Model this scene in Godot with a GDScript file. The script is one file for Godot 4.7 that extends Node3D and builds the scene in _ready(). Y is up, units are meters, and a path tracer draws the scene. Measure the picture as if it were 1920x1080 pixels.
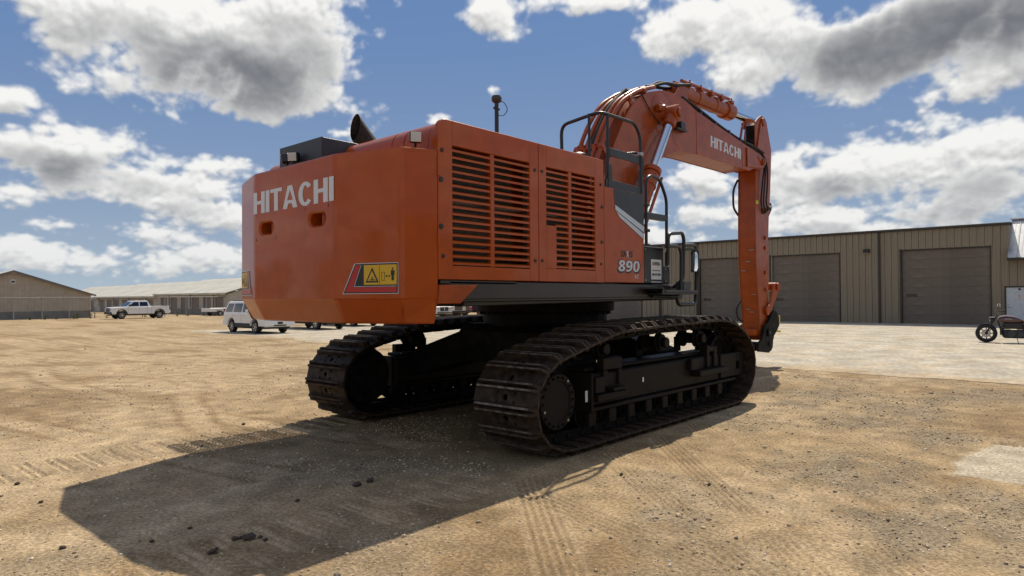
extends Node3D
# A large orange excavator on a dirt lot in front of metal workshops, seen from behind.
# World axes follow the machine: +X forward along the tracks, +Y up, +Z to its right side.

var M := {}
var taken := {}
var rng := RandomNumberGenerator.new()

# ------------------------------------------------------------------ mesh builder
class MB:
	var v := PackedVector3Array()
	var n := PackedVector3Array()
	var c := PackedColorArray()
	var col = null
	var xf := Transform3D()
	func _p(a, na):
		v.append(xf * a)
		n.append((xf.basis * na).normalized())
		if col != null:
			c.append(col)
	func tri(a, b, d, na = null, nb = null, nd = null):
		# counter-clockwise from outside; stored clockwise
		var f = (b - a).cross(d - a)
		if f.length_squared() < 1e-16:
			return
		f = f.normalized()
		_p(a, f if na == null else na)
		if xf.basis.determinant() < 0:
			_p(b, f if nb == null else nb)
			_p(d, f if nd == null else nd)
		else:
			_p(d, f if nd == null else nd)
			_p(b, f if nb == null else nb)
	func quad(a, b, d, e):
		tri(a, b, d)
		tri(a, d, e)
	func quad_o(a, b, d, e, out):
		var f = (b - a).cross(d - a) + (d - a).cross(e - a)
		if f.dot(out) >= 0:
			quad(a, b, d, e)
		else:
			quad(e, d, b, a)
	func tri_o(a, b, d, out):
		if (b - a).cross(d - a).dot(out) >= 0:
			tri(a, b, d)
		else:
			tri(a, d, b)
	func box(ce, s, b = 0.0):
		var h = s * 0.5
		b = minf(b, minf(h.x, minf(h.y, h.z)) * 0.9)
		for i in 3:
			var u = (i + 1) % 3
			var w = (i + 2) % 3
			for sg in [-1.0, 1.0]:
				var q = []
				for e in [[-1, -1], [1, -1], [1, 1], [-1, 1]]:
					var p = Vector3()
					p[i] = sg * h[i]
					p[u] = e[0] * (h[u] - b)
					p[w] = e[1] * (h[w] - b)
					q.append(ce + p)
				var o = Vector3()
				o[i] = sg
				quad_o(q[0], q[1], q[2], q[3], o)
		if b <= 0.0:
			return
		for k in 3:
			var i = (k + 1) % 3
			var j = (k + 2) % 3
			for si in [-1.0, 1.0]:
				for sj in [-1.0, 1.0]:
					var a0 = Vector3()
					a0[i] = si * h[i]
					a0[j] = sj * (h[j] - b)
					var b0 = Vector3()
					b0[i] = si * (h[i] - b)
					b0[j] = sj * h[j]
					var a1 = a0
					var b1 = b0
					a0[k] = -(h[k] - b)
					b0[k] = a0[k]
					a1[k] = h[k] - b
					b1[k] = a1[k]
					var o = Vector3()
					o[i] = si
					o[j] = sj
					quad_o(ce + a0, ce + a1, ce + b1, ce + b0, o)
		for sx in [-1.0, 1.0]:
			for sy in [-1.0, 1.0]:
				for sz in [-1.0, 1.0]:
					tri_o(ce + Vector3(sx * h.x, sy * (h.y - b), sz * (h.z - b)), ce + Vector3(sx * (h.x - b), sy * h.y, sz * (h.z - b)), ce + Vector3(sx * (h.x - b), sy * (h.y - b), sz * h.z), Vector3(sx, sy, sz))
	func span(lo, hi, b = 0.0):
		box((lo + hi) * 0.5, (hi - lo).abs(), b)
	func hexa(q, ce):
		# eight corners: 0-3 bottom ring, 4-7 top ring
		for f in [[0, 1, 2, 3], [4, 5, 6, 7], [0, 1, 5, 4], [1, 2, 6, 5], [2, 3, 7, 6], [3, 0, 4, 7]]:
			var m = (q[f[0]] + q[f[1]] + q[f[2]] + q[f[3]]) * 0.25
			quad_o(q[f[0]], q[f[1]], q[f[2]], q[f[3]], m - ce)
	func ring_loft(r0, r1, ce):
		for i in r0.size():
			var j = (i + 1) % r0.size()
			var m = (r0[i] + r0[j] + r1[i] + r1[j]) * 0.25
			quad_o(r0[i], r0[j], r1[j], r1[i], m - ce)
	static func ccw(poly):
		var a = 0.0
		for i in poly.size():
			var p = poly[i]
			var q = poly[(i + 1) % poly.size()]
			a += p.x * q.y - q.x * p.y
		if a < 0:
			var r = poly.duplicate()
			r.reverse()
			return r
		return poly.duplicate()
	static func inset(poly, d):
		var out = []
		var m = poly.size()
		for i in m:
			var p = poly[(i + m - 1) % m]
			var q = poly[i]
			var r = poly[(i + 1) % m]
			var e0 = (q - p).normalized()
			var e1 = (r - q).normalized()
			var n0 = Vector2(-e0.y, e0.x)
			var n1 = Vector2(-e1.y, e1.x)
			var bi = (n0 + n1)
			var l = bi.length_squared()
			if l < 0.05:
				out.append(q + n0 * d)
			else:
				out.append(q + bi * (2.0 * d / l))
		return out
	func prism(poly_in, z0, z1, b = 0.0, smooth_deg = 0.0):
		# extrudes a polygon of the local XY plane along Z
		var poly = MB.ccw(poly_in)
		var small = MB.inset(poly, b) if b > 0 else poly
		var lo = minf(z0, z1)
		var hi = maxf(z0, z1)
		var m = poly.size()
		var ns = []
		for i in m:
			var e = (poly[(i + 1) % m] - poly[i]).normalized()
			ns.append(Vector3(e.y, -e.x, 0))
		for i in m:
			var j = (i + 1) % m
			var p = poly[i]
			var q = poly[j]
			var n0 = ns[i]
			var n1 = ns[i]
			if smooth_deg > 0:
				var prev = ns[(i + m - 1) % m]
				var nxt = ns[j]
				if rad_to_deg(prev.angle_to(ns[i])) < smooth_deg:
					n0 = (prev + ns[i]).normalized()
				if rad_to_deg(nxt.angle_to(ns[i])) < smooth_deg:
					n1 = (nxt + ns[i]).normalized()
			var a0 = Vector3(p.x, p.y, lo + b)
			var b0 = Vector3(q.x, q.y, lo + b)
			var a1 = Vector3(p.x, p.y, hi - b)
			var b1 = Vector3(q.x, q.y, hi - b)
			tri(a0, b0, b1, n0, n1, n1)
			tri(a0, b1, a1, n0, n1, n0)
			if b > 0:
				var sp = small[i]
				var sq = small[j]
				quad(a1, b1, Vector3(sq.x, sq.y, hi), Vector3(sp.x, sp.y, hi))
				quad(b0, a0, Vector3(sp.x, sp.y, lo), Vector3(sq.x, sq.y, lo))
		var ix = Geometry2D.triangulate_polygon(PackedVector2Array(small))
		for k in range(0, ix.size(), 3):
			var a = small[ix[k]]
			var bb = small[ix[k + 1]]
			var d = small[ix[k + 2]]
			if (bb - a).cross(d - a) < 0:
				var t = bb
				bb = d
				d = t
			tri(Vector3(a.x, a.y, hi), Vector3(bb.x, bb.y, hi), Vector3(d.x, d.y, hi))
			tri(Vector3(a.x, a.y, lo), Vector3(d.x, d.y, lo), Vector3(bb.x, bb.y, lo))
	func tube(pts, r, seg = 8, closed = false, taper = null):
		var m = pts.size()
		var rings = []
		var up = Vector3.UP
		for i in m:
			var a = pts[(i + m - 1) % m] if (closed or i > 0) else pts[i]
			var b = pts[(i + 1) % m] if (closed or i < m - 1) else pts[i]
			var t = (b - a).normalized()
			if absf(t.dot(up)) > 0.95:
				up = Vector3.RIGHT if absf(t.x) < 0.7 else Vector3.BACK
			var s = t.cross(up).normalized()
			up = s.cross(t).normalized()
			var rr = r if taper == null else taper[i]
			var ring = []
			for k in seg:
				var an = TAU * k / seg
				ring.append([pts[i] + (s * cos(an) + up * sin(an)) * rr, s * cos(an) + up * sin(an)])
			rings.append(ring)
		for i in (m if closed else m - 1):
			var r0 = rings[i]
			var r1 = rings[(i + 1) % m]
			for k in seg:
				var l = (k + 1) % seg
				var a = r0[k]
				var b = r0[l]
				var d = r1[l]
				var e = r1[k]
				if (b[0] - a[0]).cross(d[0] - a[0]).dot(a[1] + b[1]) >= 0:
					tri(a[0], b[0], d[0], a[1], b[1], d[1])
					tri(a[0], d[0], e[0], a[1], d[1], e[1])
				else:
					tri(a[0], d[0], b[0], a[1], d[1], b[1])
					tri(a[0], e[0], d[0], a[1], e[1], d[1])
		if not closed:
			for w in 2:
				var ring = rings[0] if w == 0 else rings[m - 1]
				var ce = pts[0] if w == 0 else pts[m - 1]
				var o = (pts[0] - pts[1]) if w == 0 else (pts[m - 1] - pts[m - 2])
				for k in seg:
					tri_o(ce, ring[k][0], ring[(k + 1) % seg][0], o)
	func cyl(a, b, r, seg = 16, bev = 0.0):
		var ax = (b - a).normalized()
		var l = (b - a).length()
		if bev > 0:
			lathe([Vector2(0, 0), Vector2(r - bev, 0), Vector2(r, bev), Vector2(r, l - bev), Vector2(r - bev, l), Vector2(0, l)], a, ax, seg)
		else:
			lathe([Vector2(0, 0), Vector2(r, 0), Vector2(r, l), Vector2(0, l)], a, ax, seg)
	func lathe(prof, at, axis, seg = 16):
		# profile points are (radius, distance along the axis), going outwards round the solid
		var up = axis.normalized()
		var s = up.cross(Vector3.UP if absf(up.y) < 0.9 else Vector3.RIGHT).normalized()
		var w = up.cross(s)
		for i in prof.size() - 1:
			var p = prof[i]
			var q = prof[i + 1]
			var e = (q - p)
			if e.length() < 1e-7:
				continue
			var nr = Vector2(e.y, -e.x).normalized()
			for k in seg:
				var a0 = TAU * k / seg
				var a1 = TAU * (k + 1) / seg
				var d0 = s * cos(a0) + w * sin(a0)
				var d1 = s * cos(a1) + w * sin(a1)
				var n0 = d0 * nr.x + up * nr.y
				var n1 = d1 * nr.x + up * nr.y
				var A = at + d0 * p.x + up * p.y
				var B = at + d1 * p.x + up * p.y
				var C = at + d1 * q.x + up * q.y
				var D = at + d0 * q.x + up * q.y
				_lt(A, B, C, n0, n1, n1)
				_lt(A, C, D, n0, n1, n0)
	func _lt(a, b, d, na, nb, nd):
		var f = (b - a).cross(d - a)
		if f.length_squared() < 1e-16:
			return
		if f.dot(na + nb + nd) >= 0:
			tri(a, b, d, na, nb, nd)
		else:
			tri(a, d, b, na, nd, nb)
	func mesh():
		var arr = []
		arr.resize(Mesh.ARRAY_MAX)
		arr[Mesh.ARRAY_VERTEX] = v
		arr[Mesh.ARRAY_NORMAL] = n
		if c.size() == v.size() and c.size() > 0:
			arr[Mesh.ARRAY_COLOR] = c
		var am := ArrayMesh.new()
		am.add_surface_from_arrays(Mesh.PRIMITIVE_TRIANGLES, arr)
		return am

# ------------------------------------------------------------------ scene helpers
func V(x, y, z) -> Vector3:
	return Vector3(x, y, z)

func named(base_name):
	var k = taken.get(base_name, 0)
	taken[base_name] = k + 1
	return base_name if k == 0 else "%s_%03d" % [base_name, k]

func put(called, mesh_or_mb, material, parent = self):
	var o := MeshInstance3D.new()
	o.mesh = mesh_or_mb.mesh() if mesh_or_mb is MB else mesh_or_mb
	if material != null:
		o.material_override = material
	o.name = named(called) if parent == self else called
	parent.add_child(o, true)
	return o

func node(called, parent = self, at = Vector3.ZERO):
	var o := Node3D.new()
	o.name = named(called) if parent == self else called
	parent.add_child(o, true)
	o.position = at
	return o

func tag(o, label, category, group = ""):
	o.set_meta("label", label)
	o.set_meta("category", category)
	if group != "":
		o.set_meta("group", group)
	return o

func part_label(o, label):
	o.set_meta("label", label)
	return o

func structure(o, label = "", category = ""):
	o.set_meta("kind", "structure")
	if label != "":
		o.set_meta("label", label)
	if category != "":
		o.set_meta("category", category)
	return o

func lin(r, g, b) -> Color:
	return Color(r, g, b).linear_to_srgb()

func mat(key, color, rough, metal = 0.0, opts = {}):
	var m := StandardMaterial3D.new()
	m.albedo_color = color
	m.roughness = rough
	m.metallic = metal
	m.metallic_specular = opts.get("spec", 0.5)
	if opts.has("tex"):
		m.albedo_texture = opts.tex
		m.uv1_triplanar = true
		m.uv1_world_triplanar = opts.get("world", false)
		var s = opts.get("scale", 1.0)
		m.uv1_scale = Vector3(s, s, s)
	if opts.has("rough_tex"):
		m.roughness_texture = opts.rough_tex
	if opts.has("bump"):
		m.heightmap_enabled = true
		m.heightmap_texture = opts.bump
		m.heightmap_scale = opts.get("bump_cm", 0.1)
		if not opts.has("tex"):
			m.uv1_triplanar = true
			var s2 = opts.get("scale", 1.0)
			m.uv1_scale = Vector3(s2, s2, s2)
	if opts.has("coat"):
		m.clearcoat_enabled = true
		m.clearcoat = opts.coat
		m.clearcoat_roughness = opts.get("coat_rough", 0.08)
	if opts.get("vcol", false):
		m.vertex_color_use_as_albedo = true
	if opts.has("detail"):
		m.detail_enabled = true
		m.detail_albedo = opts.detail
		m.detail_blend_mode = BaseMaterial3D.BLEND_MODE_MUL
		m.detail_uv_layer = BaseMaterial3D.DETAIL_UV_2
		m.uv2_triplanar = true
		m.uv2_world_triplanar = opts.get("world", false)
		var s3 = opts.get("detail_scale", 0.1)
		m.uv2_scale = Vector3(s3, s3, s3)
	if opts.has("alpha"):
		m.transparency = BaseMaterial3D.TRANSPARENCY_ALPHA
		m.albedo_color.a = opts.alpha
	M[key] = m
	return m

func noise_tex(seed_, freq, octaves, lo, hi, size = 512, kind = FastNoiseLite.TYPE_SIMPLEX_SMOOTH, contrast = 1.0, gain = 0.5):
	var f := FastNoiseLite.new()
	f.noise_type = kind
	f.seed = seed_
	f.frequency = freq
	f.fractal_octaves = octaves
	f.fractal_gain = gain
	if octaves < 2:
		f.fractal_type = FastNoiseLite.FRACTAL_NONE
	var im := f.get_seamless_image(size, size)
	im.convert(Image.FORMAT_L8)
	var d := im.get_data()
	var lut := PackedByteArray()
	lut.resize(256)
	for i in 256:
		var t = clampf((i / 255.0 - 0.5) * contrast + 0.5, 0, 1)
		lut[i] = int(clampf(lerpf(lo, hi, t), 0, 1) * 255)
	for i in d.size():
		d[i] = lut[d[i]]
	return ImageTexture.create_from_image(Image.create_from_data(size, size, false, Image.FORMAT_L8, d))

func arc(ce: Vector2, r: float, a0: float, a1: float, k: int) -> Array:
	var out = []
	for i in k + 1:
		var a = deg_to_rad(lerpf(a0, a1, float(i) / k))
		out.append(ce + Vector2(cos(a), sin(a)) * r)
	return out

func bend(pts: Array, r: float, k := 4) -> Array:
	# rounds the corners of a bent pipe
	var out = [pts[0]]
	for i in range(1, pts.size() - 1):
		var a = pts[i - 1] - pts[i]
		var b = pts[i + 1] - pts[i]
		var d = minf(r, minf(a.length(), b.length()) * 0.48)
		var p = pts[i] + a.normalized() * d
		var q = pts[i] + b.normalized() * d
		for j in k + 1:
			var t = float(j) / k
			out.append(p.lerp(pts[i], t).lerp(pts[i].lerp(q, t), t))
	out.append(pts[pts.size() - 1])
	return out

func hang(a: Vector3, b: Vector3, drop: Vector3, k := 8) -> Array:
	var out = []
	for i in k + 1:
		var t = float(i) / k
		out.append(a.lerp(b, t) + drop * (4.0 * t * (1.0 - t)))
	return out

func smooth(a, b, x) -> float:
	var t = clampf((x - a) / (b - a), 0.0, 1.0)
	return t * t * (3.0 - 2.0 * t)

# ------------------------------------------------------------------ sky
var fbm := FastNoiseLite.new()
var fbm_low := FastNoiseLite.new()
var puff := FastNoiseLite.new()
var cov := PackedFloat32Array()
const CW := 180
const CH := 64

# clouds in view: azimuth and elevation in degrees, half sizes, turn, weight
const CLOUDS := [
	[24.25, 18.57, 12.49, 4.55, 0.00, 1.00],
	[16.07, 19.80, 6.17, 3.19, -0.10, 0.90],
	[30.64, 20.83, 6.08, 4.10, -0.30, 1.00],
	[26.18, 16.49, 10.98, 2.96, -0.10, 1.10],
	[33.18, 23.53, 4.40, 0.82, 0.00, 0.45],
	[46.11, 23.03, 3.41, 2.05, -0.40, 0.75],
	[55.24, 23.61, 5.42, 1.14, 0.00, 0.70],
	[46.75, 17.08, 0.82, 0.73, 0.00, 0.50],
	[34.01, 13.51, 1.99, 0.82, 0.00, 0.52],
	[42.19, 14.82, 1.36, 0.55, 0.00, 0.55],
	[63.58, 20.86, 4.83, 2.50, 0.00, 0.90],
	[69.34, 18.87, 7.22, 3.87, -0.20, 1.00],
	[78.95, 18.32, 11.35, 3.64, 0.12, 1.30],
	[73.19, 16.26, 4.54, 2.50, -0.30, 0.85],
	[85.25, 17.39, 7.27, 4.10, 0.20, 1.20],
	[84.63, 15.48, 2.20, 1.82, 0.00, 0.60],
	[11.14, 13.42, 1.64, 1.09, 0.00, 0.80],
	[13.85, 10.16, 7.14, 2.64, 0.00, 0.84],
	[17.42, 9.01, 10.17, 1.64, -0.05, 0.68],
	[23.86, 10.22, 5.39, 1.09, -0.10, 0.60],
	[22.37, 7.18, 6.56, 1.55, -0.25, 0.64],
	[11.74, 7.40, 3.30, 1.37, 0.00, 0.56],
	[14.49, 5.38, 3.03, 0.82, 0.00, 0.52],
	[20.19, 4.86, 4.02, 1.18, -0.10, 0.60],
	[25.39, 3.78, 3.78, 1.82, 0.00, 0.56],
	[14.49, 3.11, 7.58, 1.28, 0.00, 0.48],
	[21.63, 2.48, 6.52, 1.00, 0.00, 0.40],
	[12.04, 3.96, 2.94, 0.91, 0.00, 0.48],
	[75.32, 8.97, 9.32, 2.82, 0.00, 0.76],
	[82.09, 8.33, 6.81, 3.19, 0.00, 0.76],
	[83.05, 10.43, 4.86, 1.64, 0.10, 0.68],
	[73.81, 5.86, 6.98, 1.46, 0.00, 0.64],
	[80.77, 5.81, 6.52, 1.55, 0.00, 0.76],
	[70.82, 10.56, 3.78, 1.28, 0.20, 0.48],
	[63.46, 9.37, 3.95, 2.00, 0.00, 0.64],
	[64.70, 6.29, 4.80, 1.37, 0.00, 0.64],
	[61.70, 5.08, 3.99, 1.00, 0.00, 0.56],
	[56.89, 6.98, 5.40, 1.82, 0.00, 0.48],
	[78.09, 4.82, 8.69, 1.00, 0.00, 0.60],
	[80.53, 11.87, 2.31, 0.82, 0.00, 0.40],
	[73.88, 11.49, 2.46, 0.64, 0.20, 0.28],
	[36.58, 7.04, 8.92, 2.73, 0.00, 0.56],
	[45.54, 4.87, 9.10, 1.82, 0.00, 0.56],
]

# thick cores whose undersides read grey
const CORES := [
	[25.79, 16.84, 8.84, 3.42, 0.10, 1.00],
	[18.09, 19.11, 4.73, 1.59, 0.00, 0.55],
	[30.64, 18.89, 5.21, 3.19, 0.00, 0.60],
	[78.94, 18.14, 10.57, 3.28, 0.12, 1.05],
	[83.77, 18.39, 8.52, 3.19, 0.20, 1.10],
	[73.96, 17.68, 3.69, 1.82, 0.00, 0.40],
	[14.17, 9.16, 5.66, 1.37, 0.00, 0.85],
	[12.03, 9.59, 4.41, 1.37, 0.00, 0.60],
	[18.79, 8.54, 4.76, 0.82, 0.00, 0.40],
	[23.48, 6.82, 3.72, 0.64, 0.00, 0.40],
	[20.55, 4.27, 3.23, 0.55, 0.00, 0.45],
	[14.49, 5.00, 2.27, 0.36, 0.00, 0.40],
	[73.09, 8.35, 3.72, 1.18, 0.00, 0.55],
	[77.08, 7.05, 4.79, 1.00, 0.00, 0.70],
	[80.77, 5.81, 4.61, 1.00, 0.00, 0.85],
	[83.62, 7.44, 4.45, 1.18, 0.00, 0.60],
	[83.90, 5.58, 3.33, 0.91, 0.00, 0.70],
	[64.71, 8.01, 3.49, 1.09, 0.00, 0.50],
	[63.00, 6.35, 2.64, 0.64, 0.00, 0.40],
	[73.80, 5.04, 4.93, 0.46, 0.00, 0.40],
	[11.43, 13.19, 1.09, 0.46, 0.00, 0.35],
	[55.69, 23.32, 4.06, 0.55, 0.00, 0.30],
]

func core_at(az: float, el: float) -> float:
	var c = 0.0
	for b in CORES:
		var dx = az - b[0]
		var dy = el - b[1]
		var ca = cos(b[4])
		var sa = sin(b[4])
		var x = (dx * ca + dy * sa) / b[2]
		var y = (-dx * sa + dy * ca) / b[3]
		c = maxf(c, b[5] * smooth(1.35, 0.25, sqrt(x * x + y * y)))
	return c

func cover_at(az: float, el: float) -> float:
	# what the list does not place goes on as a broken field of small cumulus
	var d = Vector3(sin(deg_to_rad(az)), 0, -cos(deg_to_rad(az)))
	var s = 1.0 / (sin(deg_to_rad(maxf(el, 0.5))) + 0.22)
	var wild = 0.12 + 0.75 * fbm_low.get_noise_3d(d.x * s * 60.0, 40.0, d.z * s * 60.0)
	var edge = maxf(maxf(9.0 - az, az - 88.0), el - 25.0)
	var free = smooth(0.0, 6.0, edge)
	var c = -0.75
	for b in CLOUDS:
		var dx = az - b[0]
		var dy = el - b[1]
		var ca = cos(b[4])
		var sa = sin(b[4])
		var x = (dx * ca + dy * sa) / b[2]
		var y = (-dx * sa + dy * ca) / b[3]
		c = maxf(c, (1.0 - sqrt(x * x + y * y)) * b[5])
	return lerpf(c, wild, free)

var cores := PackedFloat32Array()

func grid(g: PackedFloat32Array, az: float, el: float) -> float:
	var gx = clampf((az + 5.0) / 105.0 * (CW - 1), 0, CW - 1.001)
	var gy = clampf(el / 34.0 * (CH - 1), 0, CH - 1.001)
	var ix = int(gx)
	var iy = int(gy)
	var fx = gx - ix
	var fy = gy - iy
	var o = iy * CW + ix
	return lerpf(lerpf(g[o], g[o + 1], fx), lerpf(g[o + CW], g[o + CW + 1], fx), fy)

func density(az: float, el: float) -> float:
	var c: float
	if az < -5.0 or az > 100.0 or el > 34.0:
		c = cover_at(az, el)
	else:
		c = grid(cov, az, el)
	if c < -0.66:
		return -0.5
	var ra = deg_to_rad(az)
	var re = deg_to_rad(el)
	var s = 190.0 / (sin(re) + 0.46)
	var p = V(sin(ra) * s, sin(re) * 70.0, -cos(ra) * s)
	var nz = fbm.get_noise_3dv(p) * 0.62 - puff.get_noise_3dv(p) * 0.17
	return clampf(c, -0.66, 0.62) * 0.95 + nz + 0.02

func sky_color(az: float, el: float) -> Color:
	var y = sin(deg_to_rad(maxf(el, 0.0)))
	var t = 1.0 - exp(-y * 4.6)
	var blue = Vector3(0.52, 0.63, 0.72).lerp(Vector3(0.078, 0.215, 0.545), t)
	# brighter air towards the sun
	var sd = acos(clampf(sin(deg_to_rad(el)) * sin(deg_to_rad(53.8)) + cos(deg_to_rad(el)) * cos(deg_to_rad(53.8)) * cos(deg_to_rad(az - 67.7)), -1, 1))
	blue += Vector3(0.15, 0.15, 0.13) * exp(-sd * 2.6)
	var d = density(az, el)
	if d > -0.02:
		var d1 = density(az + 0.15, el + 0.40)
		var d2 = density(az + 0.40, el + 1.10)
		var relief = clampf((d - d1) * 0.62 + (d - d2) * 0.36, -0.30, 0.26)
		var core: float
		if az < -5.0 or az > 100.0 or el > 34.0:
			core = smooth(0.25, 0.9, d) * 0.8
		else:
			core = maxf(grid(cores, az, el), smooth(0.35, 1.1, d) * 0.30)
		core *= smooth(0.08, 0.62, d)
		var lit = clampf(0.90 - 0.72 * core + relief * (1.0 - 0.45 * core), 0.05, 1.0)
		var cl = Vector3(0.19, 0.205, 0.235).lerp(Vector3(1.16, 1.15, 1.12), lit * (0.35 + 0.65 * lit))
		# far clouds take on the colour of the air
		cl = cl.lerp(Vector3(0.70, 0.76, 0.80), 0.6 * exp(-el / 5.0))
		blue = blue.lerp(cl, smooth(-0.02, 0.30, d))
	# stored at 0.62 of its brightness to leave room for sunlit cloud; the sky's energy restores it
	return Color(blue.x * 0.62, blue.y * 0.62, blue.z * 0.62).linear_to_srgb()

func make_sky():
	fbm.noise_type = FastNoiseLite.TYPE_SIMPLEX_SMOOTH
	fbm.seed = 11
	fbm.frequency = 0.034
	fbm.fractal_octaves = 7
	fbm.fractal_gain = 0.54
	puff.noise_type = FastNoiseLite.TYPE_SIMPLEX_SMOOTH
	puff.seed = 23
	puff.frequency = 0.10
	puff.fractal_type = FastNoiseLite.FRACTAL_RIDGED
	puff.fractal_octaves = 4
	fbm_low.noise_type = FastNoiseLite.TYPE_SIMPLEX_SMOOTH
	fbm_low.seed = 5
	fbm_low.frequency = 0.02
	fbm_low.fractal_octaves = 2
	cov.resize(CW * CH)
	cores.resize(CW * CH)
	for j in CH:
		for i in CW:
			cov[j * CW + i] = cover_at(-5.0 + 105.0 * i / (CW - 1), 34.0 * j / (CH - 1))
			cores[j * CW + i] = core_at(-5.0 + 105.0 * i / (CW - 1), 34.0 * j / (CH - 1))
	var W := 4096
	var H := 2048
	var lw := 720
	var lh := 180
	var low := Image.create(lw, lh, false, Image.FORMAT_RGB8)
	for j in lh:
		var el = 90.0 - (j + 0.5) * 90.0 / lh
		for i in lw:
			var az = (i + 0.5) * 360.0 / lw
			low.set_pixel(i, j, sky_color(az if az < 270.0 else az - 360.0, el))
	low.resize(W, H / 2, Image.INTERPOLATE_CUBIC)
	var im := Image.create(W, H, false, Image.FORMAT_RGB8)
	im.fill(Color(0.55, 0.47, 0.38))
	im.blit_rect(low, Rect2i(0, 0, W, H / 2), Vector2i(0, 0))
	var k = 360.0 / W
	var i0 = int(9.0 / k)
	var i1 = int(88.0 / k)
	var j0 = int((90.0 - 25.5) / k)
	for j in range(j0, H / 2):
		var el = 90.0 - (j + 0.5) * k
		for i in range(i0, i1):
			im.set_pixel(i, j, sky_color((i + 0.5) * k, el))
	var sm := PanoramaSkyMaterial.new()
	sm.panorama = ImageTexture.create_from_image(im)
	sm.filter = true
	var sky := Sky.new()
	sky.sky_material = sm
	return sky

func view_and_light():
	var cam := Camera3D.new()
	cam.name = "camera"
	cam.fov = 46.46
	cam.near = 0.1
	cam.far = 3000.0
	var yaw = deg_to_rad(-41.756)
	var pitch = deg_to_rad(0.761)
	var roll = deg_to_rad(-0.372)
	var F = V(cos(yaw) * cos(pitch), sin(pitch), sin(yaw) * cos(pitch))
	var R = V(-sin(yaw), 0, cos(yaw))
	var U = R.cross(F)
	var R2 = R * cos(roll) + U * sin(roll)
	var U2 = U * cos(roll) - R * sin(roll)
	cam.transform = Transform3D(Basis(R2, U2, -F), V(-8.167, 1.757, 6.606))
	add_child(cam)
	cam.current = true
	var env := Environment.new()
	env.background_mode = Environment.BG_SKY
	env.sky = make_sky()
	env.background_energy_multiplier = 1.27
	env.tonemap_mode = Environment.TONE_MAPPER_LINEAR
	env.tonemap_exposure = 1.03
	env.sdfgi_enabled = true
	env.ssao_enabled = true
	env.ssil_enabled = true
	var we := WorldEnvironment.new()
	we.name = "environment"
	we.environment = env
	add_child(we)
	var sun := DirectionalLight3D.new()
	sun.name = "sun"
	sun.light_energy = 1.6
	sun.light_color = Color(1.0, 0.955, 0.88)
	sun.light_angular_distance = 0.5
	sun.shadow_enabled = true
	var az = deg_to_rad(-22.3)
	var el = deg_to_rad(53.8)
	var L = V(cos(el) * cos(az), sin(el), cos(el) * sin(az))
	sun.transform = Transform3D(Basis.looking_at(-L, Vector3.UP), L * 50.0)
	add_child(sun)

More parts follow.
